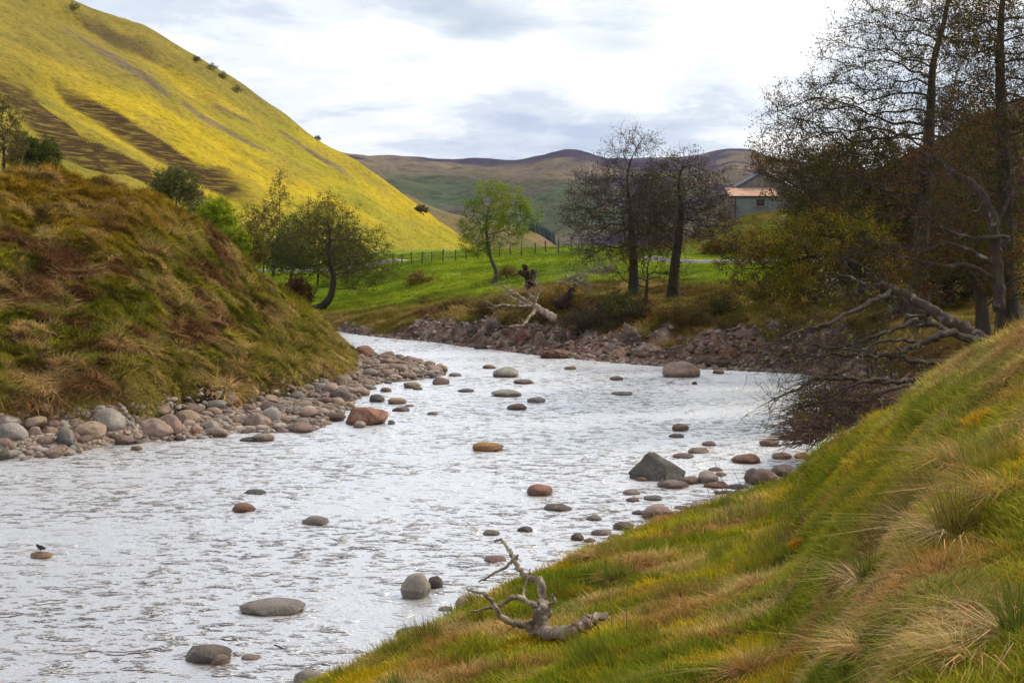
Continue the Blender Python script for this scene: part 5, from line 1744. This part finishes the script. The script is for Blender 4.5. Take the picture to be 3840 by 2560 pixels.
# ------------------------------------------------------------------ dead wood
def limbwork(name, label, cat, spec, mat, D, zoom, twig=None, leaves=None, seed=1, base=None, part0='trunk'):
    """spec: (part, [(zx, zy, dd)], r0, r1) traced branches; each becomes a part"""
    ox, oy, k = zoom
    def W(q):
        if len(q) > 2 and q[2] == 'g':
            d = near.ray(ox + q[0] * k, oy + q[1] * k + 40, 8, 24)[1]
        else:
            d = D + (q[2] if len(q) > 2 else 0)
        return at(ox + q[0] * k, oy + q[1] * k, d)
    root = thing(name, label, cat, W(base or spec[0][1][0]))
    r = np.random.default_rng(seed)
    ends, dirs = [], []
    for part, pts, r0, r1 in spec:
        P = catmull(np.array([W(q) for q in pts]), 5)
        P[1:-1] += r.normal(0, 0.25 * min(r0, 0.12), (len(P) - 2, 3))
        t = np.linspace(0, 1, len(P))
        RR = r0 + (r1 - r0) * t
        V, F = sweep(P, RR * r.uniform(0.9, 1.1, len(P)), 8, True, 0.08)
        mesh(part, V, F, M[mat] if isinstance(mat, str) else mat, root)
        m = max(2, len(P) // 3)
        sel = np.arange(m, len(P))
        ends.append(P[sel])
        d = np.gradient(P, axis=0)[sel]
        dirs.append(d / (np.linalg.norm(d, axis=1)[:, None] + 1e-9))
    if twig:
        L0, tr, sub, seg, rep, up = twig
        E, Dd = np.repeat(np.vstack(ends), rep, axis=0), np.repeat(np.vstack(dirs), rep, axis=0)
        (p0, p1, q0, q1), pts = twigs(E, Dd, L0, tr, seed + 2, sub, seg, 0.6, up)
        TV, TF = prisms(p0, p1, q0, q1, 3)
        if leaves:
            LV, LF, lc = leaf_quads(pts, leaves[0], leaves[1], leaves[2], seed + 3, 0.05)
            mesh('crown', np.vstack([TV, LV]), np.vstack([TF, LF + len(TV)]), [M[mat], M['leaf']], root, False, {'bc': np.vstack([np.ones((len(TV), 3)), lc])}, mi=np.r_[np.zeros(len(TF), int), np.ones(len(LF), int)])
        else:
            mesh('crown', TV, TF, [M[mat]], root, False)
    return root
# dead branch lying on the grass in the foreground
ZF = (1500, 1760, .4464)
DF = near.ray(1500 + 1230 * .4464, 1760 + 1385 * .4464, 8, 24)[1]
limbwork('dead_branch', 'bleached dead branch with forked arms lying on the near grass', 'branch', [
    ('trunk', [(1490, 1345, 'g'), (1330, 1370, 'g'), (1180, 1335, 0), (1110, 1315, 0)], .075, .085),
    ('stem', [(1180, 1340, 0), (1170, 1230, 0), (1200, 1150, .1), (1200, 1050, .2), (1165, 900, .3)], .075, .05),
    ('arm', [(1165, 930, .3), (1090, 910, .35), (1000, 830, .4), (950, 740, .45), (920, 680, .5), (850, 590, .55), (790, 600, .55)], .042, .014),
    ('arm', [(1110, 1330, 0), (1000, 1300, -.1), (890, 1260, -.15), (800, 1150, -.2), (760, 1080, -.2), (690, 1030, -.2), (570, 1010, -.2)], .048, .012),
    ('arm', [(1180, 1170, .1), (1080, 1110, .1), (960, 1060, .05), (900, 1100, 0), (820, 1140, -.05), (740, 1165, -.1), (590, 1185, -.1)], .04, .012),
    ('twig', [(940, 760, .45), (870, 830, .4), (780, 870, .35), (660, 940, .3)], .022, .008),
    ('twig', [(965, 760, .45), (995, 710, .45)], .024, .012),
    ('twig', [(1075, 890, .36), (1060, 960, .3), (1040, 1020, .2), (1040, 1090, .1)], .018, .014),
    ('twig', [(1075, 890, .36), (1095, 830, .36)], .016, .006),
    ('twig', [(1200, 1240, 0), (1250, 1220, 0), (1250, 1150, 0), (1300, 1080, .05), (1275, 1040, .05)], .04, .012),
    ('bark_slab', [(1490, 1345, 'g'), (1600, 1275, 'g'), (1740, 1205, 'g')], .085, .03)],
    'dead', DF, ZF, seed=5, base=(1250, 1370))
# the big fallen tree reaching over the river on the right
ZR = (2850, 960, .4719)
limbwork('fallen_tree', 'fallen tree with grey lichened boughs reaching left over the river', 'tree', [
    ('trunk', [(1800, 700, 0), (1650, 590, .5), (1500, 510, 1), (1350, 430, 1.5), (1200, 330, 2), (1050, 260, 2.5), (970, 215, 2.6), (880, 245, 2.6), (720, 295, 2.4)], .20, .05),
    ('bough', [(1050, 265, 2.5), (880, 370, 1.6), (700, 460, 1), (520, 535, .4), (300, 600, 0), (150, 660, -.4), (0, 720, -.8)], .08, .02),
    ('bough', [(1700, 670, 0), (1500, 610, -.4), (1350, 660, -.7), (1180, 740, -1), (1000, 790, -1.2), (800, 790, -1.5), (600, 770, -1.8), (420, 795, -2), (210, 805, -2.2)], .11, .015),
    ('bough', [(1750, 690, .3), (1650, 800, -.8), (1450, 840, -1), (1250, 845, -1.3), (1100, 800, -1.3)], .10, .05),
    ('bough', [(770, 795, -1.5), (680, 880, -2), (560, 950, -2.3), (430, 975, -2.6), (320, 1050, -2.9), (70, 1155, -3.3)], .075, .014),
    ('bough', [(1380, 965, -2), (1150, 990, -2.2), (950, 995, -2.3), (780, 980, -2.5), (620, 970, -2.6), (480, 975, -2.7)], .07, .025),
    ('bough', [(1000, 980, -2.2), (800, 1000, -2.6), (650, 1075, -2.8), (480, 1130, -3), (270, 1190, -3.2)], .055, .012),
    ('bough', [(1200, 1020, -2.4), (1050, 1050, -2.6), (900, 1110, -2.8), (740, 1200, -3), (560, 1340, -3.2)], .06, .02),
    ('bough', [(1000, 1060, -2.6), (850, 1150, -2.9), (700, 1150, -3), (520, 1155, -3.1), (350, 1180, -3.2)], .045, .012),
    ('bough', [(1300, 680, -.3), (1100, 665, -.8), (930, 680, -1), (820, 740, -1.2), (600, 730, -1.6), (400, 700, -1.8), (200, 680, -2)], .05, .012),
    ('bough', [(1250, 500, 1), (1060, 580, .5), (900, 640, .2), (700, 700, 0), (560, 740, -.3)], .065, .02),
    ('bough', [(1500, 610, -.2), (1420, 550, 0), (1330, 540, .2), (1250, 560, .3)], .07, .04),
    ('bough', [(840, 240, 2.6), (780, 195, 2.6), (700, 165, 2.6), (600, 170, 2.6), (590, 215, 2.5)], .06, .02),
    ('bough', [(1340, 470, 1.5), (1200, 470, 1.2), (1130, 440, 1.2), (1060, 420, 1.2)], .035, .012)],
    'fallen', 33, ZR, (0.8, 0.011, 2, 3, 2, -0.06), (900, 0.032, [(0.14, 0.20, 0.012), (0.22, 0.28, 0.02)]), 6, base=(1800, 720))
Z8 = (2900, 0, .638)
limbwork('bare_tree', 'bare grey tree arching pale boughs across the dark alders', 'tree', [
    ('trunk', [(1330, 1830, 0), (1320, 1600, 0), (1300, 1350, 0), (1240, 1170, 0), (1180, 1085, .2), (1060, 1020, .4), (980, 950, .5), (870, 895, .6), (790, 870, .7)], .24, .035),
    ('bough', [(1310, 1480, 0), (1380, 1400, -.3), (1130, 1390, -.2), (1000, 1340, 0), (930, 1290, .1), (770, 1275, .2)], .10, .02),
    ('bough', [(1315, 1560, 0), (1160, 1470, -.3), (1010, 1430, -.4), (860, 1480, -.5), (700, 1440, -.5), (540, 1420, -.6)], .09, .018),
    ('bough', [(1320, 1650, 0), (1150, 1560, -.4), (980, 1560, -.6), (800, 1520, -.7), (620, 1490, -.8), (420, 1500, -.9)], .10, .018),
    ('bough', [(1240, 1170, 0), (1200, 1230, -.2), (1080, 1240, -.3), (960, 1250, -.4)], .05, .015),
    ('bough', [(1300, 1350, 0), (1380, 1180, .2), (1440, 1080, .3), (1500, 1050, .4)], .09, .03),
    ('bough', [(1060, 1020, .4), (960, 1030, .3), (860, 1010, .2), (760, 1040, .2)], .045, .014)],
    'fallen', 46, Z8, (0.9, 0.012, 2, 3, 2, 0.05), (2500, 0.04, RUSTY), 16)
# dead tree lying on the far bank, dead stump, driftwood
ZD = (1700, 960, .3401)
limbwork('dead_tree', 'pale dead tree lying on the far bank above the rocks', 'tree', [
    ('trunk', [(1140, 690, 0), (1040, 640, .2), (930, 570, .4), (870, 530, .5)], .28, .16),
    ('bough', [(900, 550, .5), (780, 530, .5), (700, 480, .5), (600, 420, .4)], .11, .03),
    ('bough', [(880, 540, .5), (760, 460, .8), (690, 400, 1), (600, 365, 1.1), (510, 310, 1.2)], .10, .025),
    ('bough', [(890, 540, .5), (900, 470, .6), (860, 430, .7), (820, 390, .7)], .09, .02),
    ('bough', [(900, 520, .5), (930, 440, .7), (955, 370, .8), (945, 310, .8)], .06, .015),
    ('bough', [(850, 545, .4), (700, 545, 0), (560, 530, -.3), (470, 540, -.5), (390, 510, -.6)], .07, .02),
    ('bough', [(900, 590, 0), (830, 680, -.6), (760, 760, -1.2), (620, 770, -1.8)], .12, .05)],
    'dead', 77, ZD, (0.7, 0.018, 2, 2, 1, 0.1), seed=8)
limbwork('tree_stump', 'forked dead tree stump standing on the terrace slope', 'stump', [
    ('trunk', [(855, 330, 0), (850, 270, 0), (830, 225, 0)], .40, .33), ('fork', [(840, 250, 0), (795, 205, 0), (735, 175, 0)], .26, .17), ('fork', [(835, 235, 0), (800, 160, .1), (775, 90, .1)], .24, .16), ('fork', [(865, 270, 0), (890, 210, .1), (890, 155, .1)], .26, .22)],
    'dead_dark', 92, ZD, seed=9)
limbwork('driftwood', 'tangle of grey roots and brush beside the mid-view alders', 'driftwood', [
    ('root', [(1255, 420, 0), (1310, 340, .2), (1340, 270, .3), (1250, 260, .3)], .14, .05), ('root', [(1340, 270, .3), (1440, 215, .4), (1550, 150, .5), (1700, 120, .6)], .09, .03), ('root', [(1170, 300, .2), (1280, 235, .3), (1450, 205, .4)], .06, .03),
    ('root', [(1340, 270, .3), (1420, 280, .3), (1450, 300, .2)], .08, .03), ('root', [(1500, 160, .5), (1620, 170, .4), (1720, 150, .4)], .06, .02)],
    'dead', 84, ZD, (0.8, 0.02, 2, 3, 3, 0.0), seed=10)
limbwork('root_plate', 'black overhanging root clump under the bank edge', 'roots', [
    ('root', [(1140, 530, 0), (1220, 470, .2), (1300, 430, .3)], .30, .2), ('root', [(1150, 540, 0), (1200, 540, .1), (1280, 520, .2)], .26, .18), ('root', [(1220, 470, .2), (1270, 400, .3), (1310, 350, .3)], .13, .06)],
    'dead_dark', 79, ZD, (0.5, 0.025, 2, 2, 3, -0.2), seed=11)
limbwork('leaning_pole', 'thin dark dead stem leaning beside the river-bend thicket', 'dead stem', [('stem', [(435, 1060), (470, 960), (500, 850)], .11, .06)], 'dead_dark', 120, (900, 640, .408), seed=12)
limbwork('rotten_stick', 'short dark rotten log stub on the right grass bank', 'log', [('log', [(1395, 1400, 0), (1440, 1340, .1), (1480, 1290, .15)], .035, .028), ('log', [(1430, 1420, 0), (1470, 1350, .1), (1490, 1310, .1)], .02, .014)], 'dead_dark', 15.5, ZR, seed=13)

# brush heap washed against the bank: nobody could count its sticks
def brush():
    r = np.random.default_rng(14)
    n = 1900
    t = r.random(n)
    sx = 3010 + 380 * t + r.normal(0, 25, n)
    base_sy = 1665 - 150 * t
    u = r.random(n) ** 1.3
    sy = base_sy - u * (40 + 150 * np.sin(np.clip(t * 1.1 + 0.1, 0, 1) * math.pi) ** 0.7)
    D = 35.5 + 3.5 * t + r.uniform(-1.2, 1.2, n)
    P = np.stack([(sx - CX) / FS * D, D, CAMZ + (HY - sy) / FS * D], -1)
    d = np.stack([r.normal(-0.8, 0.7, n), r.normal(0, 0.6, n), r.normal(-0.05, 0.3, n)], -1)
    d /= np.linalg.norm(d, axis=1)[:, None]
    Ln = r.uniform(0.3, 1.3, n)
    rad = 0.006 + 0.016 * r.random(n) ** 2
    q = P + d * Ln[:, None]
    mid_ = (P + q) / 2 + r.normal(0, 0.06, (n, 3))
    V1, F1 = prisms(P, mid_, rad, rad * .8, 4)
    V2, F2 = prisms(mid_, q, rad * .8, rad * .3, 4)
    o = mesh('brush_heap', np.vstack([V1, V2]), np.vstack([F1, F2 + len(V1)]), plain('brush_sticks', (0.12, 0.07, 0.048), 0.9, 0.5, 3.0))
    stuff(o, 'heap of brown flood-washed sticks against the near bank')
    return o
brush()

# ------------------------------------------------------------------ cottage and lean-to on the knoll
def cottage():
    D = 152.0
    W = lambda sx, sy, dd=0: at(sx, sy, D) + np.array([0, dd, 0])
    wallm, stone_m = plain('lean_to_render', (0.14, 0.155, 0.15), 0.9, 0.15, 0.8), plain('rubble_stone', (0.16, 0.12, 0.09), 0.9, 0.6, 3.0, 0.05)
    rustm = plain('rusty_iron', (0.52, 0.30, 0.20), 0.55, 0.35, 1.2)
    slate, dark, white = plain('slate', (0.10, 0.11, 0.13), 0.6, 0.3, 2.0), plain('window_glass', (0.015, 0.016, 0.018), 0.15, 0.2), plain('painted_trim', (0.6, 0.6, 0.58), 0.7, 0.15)
    x0, x1 = W(2738, 820)[0], W(2912, 820)[0]
    zb, ze, zr = W(0, 825)[2] - 1.0, W(0, 736)[2], W(0, 708)[2]
    root = thing('lean_to', 'grey-walled lean-to with a rusty corrugated roof on the knoll', 'shed', ((x0 + x1) / 2, D, zb))
    xw0, xw1 = W(2873 - 37, 0)[0], W(2868, 0)[0]
    wz0, wz1 = W(0, 772)[2], W(0, 746)[2]
    mb = MB()   # front wall built round the window opening
    mb.box(((x0 + xw0) / 2, D + .12, (zb + ze) / 2), (xw0 - x0, .24, ze - zb)).box(((xw1 + x1) / 2, D + .12, (zb + ze) / 2), (x1 - xw1, .24, ze - zb))
    mb.box(((xw0 + xw1) / 2, D + .12, (zb + wz0) / 2), (xw1 - xw0, .24, wz0 - zb)).box(((xw0 + xw1) / 2, D + .12, (wz1 + ze) / 2), (xw1 - xw0, .24, ze - wz1))
    mb.build('wall', wallm, root)
    MB().box((x0 - 0.13, D + 1.4, (zb + ze) / 2 + .15), (.24, 2.9, ze - zb + .3)).build('gable_wall', stone_m, root)
    MB().box((x1 + 0.10, D + 1.4, (zb + ze) / 2 + .1), (.2, 2.8, ze - zb + .2)).build('gable_wall', stone_m, root)
    rq = random.Random(3)
    q = None
    for k in range(9):                                     # rough corner stones
        z = zb + 0.9 + k * 0.32
        if z < ze - 0.2:
            q = MB().box((x0 + 0.10 + 0.1 * (k % 2), D - 0.015, z), (0.42 + 0.2 * (k % 2), .06, .27)).build('quoin_stone', stone_m, root)
    win = MB().box(((xw0 + xw1) / 2, D + .14, (wz0 + wz1) / 2), (xw1 - xw0, .02, wz1 - wz0)).build('window', dark, root)
    fm = MB()
    for xx in (xw0 + .04, (xw0 + xw1) / 2, xw1 - .04):
        fm.box((xx, D + .1, (wz0 + wz1) / 2), (.06, .05, wz1 - wz0))
    for z_ in (wz0 + .04, (wz0 + wz1) / 2, wz1 - .04):
        fm.box(((xw0 + xw1) / 2, D + .097, z_), (xw1 - xw0, .04, .05))
    fm.build('frame', plain('old_window_frame', (0.07, 0.055, 0.045), 0.8), win)
    MB().box(((xw0 + xw1) / 2, D - .05, wz0 - .06), (xw1 - xw0 + .4, .22, .1)).build('sill', plain('sill_stone', (0.24, 0.14, 0.11), 0.9), win)
    MB().sweep([(W(2758, 0)[0], D - .07, ze), (W(2758, 0)[0], D - .07, zb + 1)], .06, 8).build('downpipe', plain('pipe', (0.03, 0.045, 0.04), 0.6), root)
    MB().sweep([(x0 - .2, D - .16, ze - .03), (x1 + .1, D - .16, ze - .03)], .07, 8).build('gutter', plain('gutter_iron', (0.04, 0.03, 0.025), 0.6), root)
    n = 150
    xs = np.linspace(x0 - .25, x1 + .15, n)
    wv = 0.035 * np.sin(xs * 2 * math.pi / 0.15)
    V = np.vstack([np.c_[xs, np.full(n, D - .22), ze + .08 + wv], np.c_[xs + .12, np.full(n, D + 2.75), zr + .28 + wv]])
    F = [(i, i + 1, n + i + 1, n + i) for i in range(n - 1)]
    V2 = V - np.array([0, 0, .03])
    mesh('roof', np.vstack([V, V2]), F + [tuple(j + 2 * n for j in f[::-1]) for f in F], rustm, root, True)
    # cottage behind, its gable towards us
    y0, y1 = D + 3.2, D + 11
    xl, xm, xr = W(2732, 0)[0] * 1.02, W(2868, 0)[0] * 1.02, W(3004, 0)[0] * 1.02
    k = (D + 3.2) / D
    zev, zap = CAMZ + (HY - 716) / FS * y0, CAMZ + (HY - 640) / FS * y0
    c = thing('cottage', 'stone cottage gable with a grey slate roof behind the lean-to', 'cottage', (xm, y0, zb))
    V = [(xl + .2, y0, zb), (xr - .2, y0, zb), (xr - .2, y0, zev - .1), (xm, y0, zap - .15), (xl + .2, y0, zev - .1)]
    V += [(a, y1, b) for a, _, b in V]
    mesh('wall', V, [(0, 1, 2, 3, 4), (9, 8, 7, 6, 5), (0, 5, 6, 1), (1, 6, 7, 2), (0, 4, 9, 5)], plain('cottage_stone', (0.17, 0.15, 0.135), 0.95, 0.4, 1.5, 0.03), c, False)
    for s_, xe in ((-1, xl), (1, xr)):
        P = [(xe - s_ * 0 + s_ * .3, y0 - .25, zev - .2), (xm, y0 - .25, zap), (xm, y1 + .2, zap), (xe + s_ * .3, y1 + .2, zev - .2)]
        Q = [(a, b, z - .14) for a, b, z in P]
        rf = mesh('roof', P + Q, [(0, 1, 2, 3), (7, 6, 5, 4), (0, 4, 5, 1), (1, 5, 6, 2), (2, 6, 7, 3), (3, 7, 4, 0)], slate, c, False)
        for r_ in range(9):                                # slate courses
            t0 = r_ / 9
            a = np.array(P[0]) * (1 - t0) + np.array(P[1]) * t0
            b = np.array(P[3]) * (1 - t0) + np.array(P[2]) * t0
            MB().sweep([a + (0, 0.05, .012), b + (0, -.05, .012)], .02, 4).build('slate_course', slate, rf)
        MB().sweep([np.array(P[0]) + (0, -.06, .02), np.array(P[1]) + (0, -.06, .02)], .09, 4).build('verge', white if s_ > 0 else slate, rf)
cottage()

# ------------------------------------------------------------------ post-and-wire fence on the terrace
def fence():
    pts = [(318, 962), (372, 968), (432, 966), (493, 963), (553, 956), (621, 949), (698, 943), (766, 938), (835, 930), (900, 924), (970, 918), (1036, 915), (1103, 908), (1186, 900), (1253, 890), (1330, 888), (1408, 878), (1475, 872), (1540, 868)]
    B = [mid.ray(1280 + x / 1.633, 400 + y / 1.633, 95, 240) for x, y in pts]
    root = thing('fence', 'post and wire fence running along the green terrace', 'fence', B[len(B) // 2])
    pm = plain('weathered_post', (0.10, 0.075, 0.055), 0.9, 0.4, 5.0)
    r = np.random.default_rng(15)
    tops = []
    for b in B:
        ln = r.normal(0, 0.05, 2)
        h = 1.22 + r.uniform(-.08, .1)
        mb = MB().sweep([b + (0, 0, -.4), b + (ln[0] * .5, ln[1] * .5, h * .5), b + (ln[0], ln[1], h)], [.085, .08, .075], 7)
        mb.build('post', pm, root)
        tops.append(b + np.array((ln[0], ln[1], h)))
    wm = plain('fence_wire', (0.16, 0.16, 0.16), 0.5, 0.2, 4, 0.0, 0.6)
    for f in (0.25, 0.5, 0.75, 0.95):
        MB().sweep([b + (t - b) * f + (0, -.09, 0) for b, t in zip(B, tops)], .008, 4).build('wire', wm, root)
fence()

# ------------------------------------------------------------------ small things
def drum():
    p = mid.ray(2886, 990, 100, 127)
    bm_, lid = plain('blue_plastic', (0.02, 0.07, 0.45), 0.4, 0.15, 3), plain('dark_lid', (0.02, 0.025, 0.05), 0.5)
    root = thing('plastic_drum', 'small bright blue drum standing beside the road', 'drum', p)
    zs = [0, .03, .12, .15, .18, .30, .33, .36, .45, .5]
    rs = [.15, .18, .19, .205, .19, .19, .205, .19, .18, .17]
    MB().sweep([p + (0, 0, z) for z in zs], rs, 14).build('barrel', bm_, root, True)
    MB().sweep([p + (0, 0, .5), p + (0, 0, .54), p + (0, 0, .545)], [.19, .19, .17], 14).build('lid', lid, root, True)
drum()
def dipper():
    br = bird_rock
    top = np.array([v.co[:] for v in br.data.vertices])
    k = np.argmax(top[:, 2] - 0.15 * np.abs(top[:, 0] - 0.1))
    p = np.array(br.location) + top[k] * np.array(br.scale) + np.array((0.0, -0.02, 0.015))
    m = plain('dark_plumage', (0.018, 0.013, 0.011), 0.7, 0.4, 30.0, 0.003)
    root = thing('bird', 'small dark bird perched on the tan stone in the river', 'bird', p)
    # one continuous body: tail, rump, deep round body, neck, head, bill (facing left)
    S = np.array([(.105, 0, .052), (.085, 0, .052), (.062, 0, .058), (.03, 0, .068), (-.005, 0, .074), (-.035, 0, .080), (-.055, 0, .098), (-.066, 0, .116), (-.078, 0, .122), (-.090, 0, .120), (-.102, 0, .117)])
    rr = np.array([.006, .014, .026, .040, .046, .042, .030, .026, .023, .010, .003])
    V, F = sweep(p + catmull(S, 3), np.interp(np.linspace(0, 10, 31), np.arange(11), rr), 12)
    mesh('body', V, F, m, root)
    MB().sweep([p + (-.03, -.03, .045), p + (-.045, -.026, .06), p + (-.06, -.015, .085)], [.012, .022, .012], 8).build('bib', plain('white_feathers', (0.55, 0.53, 0.5), 0.8), root, True)
    for s in (-1, 1):
        MB().sweep([p + (.005, .016 * s, .045), p + (.0, .017 * s, .02), p + (.004, .017 * s, -.004), p + (-.018, .018 * s, -.006)], [.006, .004, .003, .003], 6).build('leg', m, root)
    for s in (-1, 1):
        V, F = sweep(p + catmull(np.array([(-.03, .036 * s, .085), (0, .042 * s, .078), (.04, .032 * s, .066), (.075, .014 * s, .058)]), 3), np.interp(np.linspace(0, 3, 10), np.arange(4), [.012, .018, .014, .003]), 8)
        mesh('wing', V, F, m, root)
dipper()
def floating_stick():
    P = [atz(1030, 2416, .02), atz(1048, 2422, .03), atz(1066, 2432, .01)]
    tag(MB().sweep(P, [.012, .011, .006], 6).build('stick', M['dead_dark'], None, True), 'thin dark stick floating in the near river', 'stick')
floating_stick()

# ------------------------------------------------------------------ individual tussocks and stems of the foreground
def tussock(name, label, sx, sy, kind, size, seed, col, cat='grass tussock', d0=5):
    p = near.ray(sx, sy, 5.0, 27)
    r = np.random.default_rng(seed)
    root = thing(name, label, cat, p)
    spec = {'rush': [('blade_fan', 220, 0.36, .4, .10, .35, .35, .005, 0, 0.2, col), ('dead_skirt', 140, .32, .5, .10, 1.0, 1.3, .006, .3, 0.15, (0.40, 0.30, 0.16))],
            'straw': [('blade_fan', 220, .27, .5, .12, .7, 1.1, .006, 0, 0.15, col), ('dead_skirt', 120, .26, .5, .16, 1.1, 1.2, .006, .4, 0.15, (0.40, 0.27, 0.12))],
            'moss': [('cushion', 900, .05, .5, .20, .6, .3, .006, 0, 0, col)]}[kind]
    for i, (part, n, h, hv, spr, lean, droop, w_, flat, comb, c) in enumerate(spec):
        o = tuft(part, n, h * size, hv, spr * size, lean, droop, w_ * (0.8 + 0.35 * size) * (p[1] / 9) ** 0.5, seed + i, 0.35, flat, comb)
        C.objects.link(o)
        me = o.data
        bc = np.zeros(len(me.vertices) * 4, np.float32)
        me.attributes['bc'].data.foreach_get('color', bc)
        bc = bc.reshape(-1, 4)
        bc[:, :3] *= np.array(c)
        me.attributes['bc'].data.foreach_set('color', bc.ravel())
        me.materials.clear()
        me.materials.append(M['leaf'])
        o.parent = root
        o.rotation_euler = (0, 0, r.uniform(2.4, 3.9))
        if kind == 'moss':
            o.scale = (1, 0.8, 1)
            cb = np.zeros(len(me.vertices) * 3, np.float32)
            me.vertices.foreach_get('co', cb)
            cb = cb.reshape(-1, 3)
            cb[:, 2] += 0.09 * size * np.clip(1 - (np.hypot(cb[:, 0], cb[:, 1]) / (.2 * size)) ** 2, 0, 1)
            me.vertices.foreach_set('co', cb.ravel())
    return root
RU, ST = (0.11, 0.13, 0.02), (0.46, 0.33, 0.13)
for a in [('rush_clump', 'dark green rush clump with a skirt of pale dead blades', 3270, 2190, 'rush', .8, 201, RU), ('rush_clump', 'large brown-tipped rush clump high on the right bank', 3590, 2010, 'rush', .95, 202, (0.13, 0.11, 0.025)),
          ('grass_tussock', 'orange-brown tussock at the bottom edge below the rush clump', 2830, 2520, 'straw', .7, 203, (0.27, 0.15, 0.05)), ('grass_tussock', 'wide combed straw tussock right of the bottom edge tussock', 3260, 2440, 'straw', .6, 204, ST),
          ('grass_tussock', 'pale straw tussock in the bottom right corner', 3640, 2490, 'straw', .65, 205, ST), ('grass_tussock', 'straw tussock at the right photo edge above the rush clump', 3770, 1850, 'straw', 1.0, 206, (0.34, 0.22, 0.06)),
          ('grass_tussock', 'rusty straw tussock left of the dark rush clump', 2850, 2200, 'straw', .8, 207, (0.29, 0.18, 0.07)), ('grass_tussock', 'upright straw tuft on the river edge of the bank', 2230, 2090, 'straw', 1.0, 208, (0.34, 0.23, 0.09)),
          ('grass_tussock', 'straw tuft on the bank rim left of the dead branch', 1680, 2380, 'straw', .8, 209, (0.26, 0.2, 0.07)), ('grass_tussock', 'brown flattened tussock beside the upright straw tuft', 2330, 2170, 'straw', .75, 210, (0.20, 0.13, 0.06)),
          ('grass_tussock', 'hanging straw tussock beside the rotten log stub', 3640, 1740, 'straw', 1.2, 211, (0.30, 0.2, 0.08)), ('grass_tussock', 'rust-brown tussock below the brush heap', 3060, 1690, 'straw', 1.2, 212, (0.29, 0.15, 0.05)),
          ('rush_clump', 'dark rush clump cut by the right photo edge near the bottom', 3830, 2380, 'rush', .7, 213, RU), ('moss_cushion', 'bright orange moss cushion on the right bank', 3020, 2050, 'moss', 1.0, 214, (0.46, 0.23, 0.012)),
          ('moss_cushion', 'golden moss strip high on the right bank', 3710, 1590, 'moss', 1.2, 215, (0.42, 0.27, 0.02)), ('moss_cushion', 'yellow moss patch behind the dead branch', 2190, 2230, 'moss', 1.1, 216, (0.36, 0.26, 0.015))]:
    tussock(*a, cat='moss' if 'moss' in a[0] else 'grass tussock')
def stems():
    r = np.random.default_rng(17)
    for lb, sx, sy, n, h in (('tall dry brown stems standing beside the orange moss cushion', 2950, 2060, 12, .8), ('pair of thin dry stems rising behind the dead branch', 2290, 2360, 3, .75), ('dry grass stalks leaning over the river stones', 2740, 1960, 7, 1.1), ('short dark broken stem right of the orange moss', 3225, 2030, 1, .22)):
        p = near.ray(sx, sy, 4, 27)
        root = thing('dry_stem', lb, 'plant', p)
        for i in range(n):
            b = p + np.array([r.normal(0, .22) if n > 1 else 0, r.normal(0, .2) if n > 1 else 0, 0])
            b[2] = near.h(b[0], b[1])[0] - .03
            hh = h * r.uniform(.6, 1.15)
            ln = r.normal(0, .12, 2) + (np.array([-.35, .1]) if 'leaning' in lb else 0)
            q = catmull(np.array([b, b + (ln[0] * hh * .4, ln[1] * hh * .4, hh * .55), b + (ln[0] * hh, ln[1] * hh, hh)]), 4)
            rad = np.linspace(.005, .002, len(q)) * (p[1] / 10) ** .4 * (2.5 if n == 1 else 1)
            MB().sweep(q, rad, 5).build('stalk', plain('dry_stalk', (0.2, 0.12, 0.06), 0.9) if i == 0 and 'dry_stalk' not in bpy.data.materials else bpy.data.materials['dry_stalk'], root)
stems()

# ------------------------------------------------------------------ the valley's moist air
def haze():
    m = bpy.data.materials.new('valley_haze')
    m.use_nodes = True
    n, l = m.node_tree.nodes, m.node_tree.links
    n.clear()
    o, v = nd(n, 'ShaderNodeOutputMaterial'), nd(n, 'ShaderNodeVolumePrincipled')
    v.inputs['Color'].default_value = (0.80, 0.86, 1.0, 1)
    v.inputs['Density'].default_value = 0.00004
    l.new(v.outputs[0], o.inputs['Volume'])
    stuff(MB().box((0, 1400, 205), (5000, 3200, 420)).build('haze', m), 'thin bluish haze filling the valley')
haze()
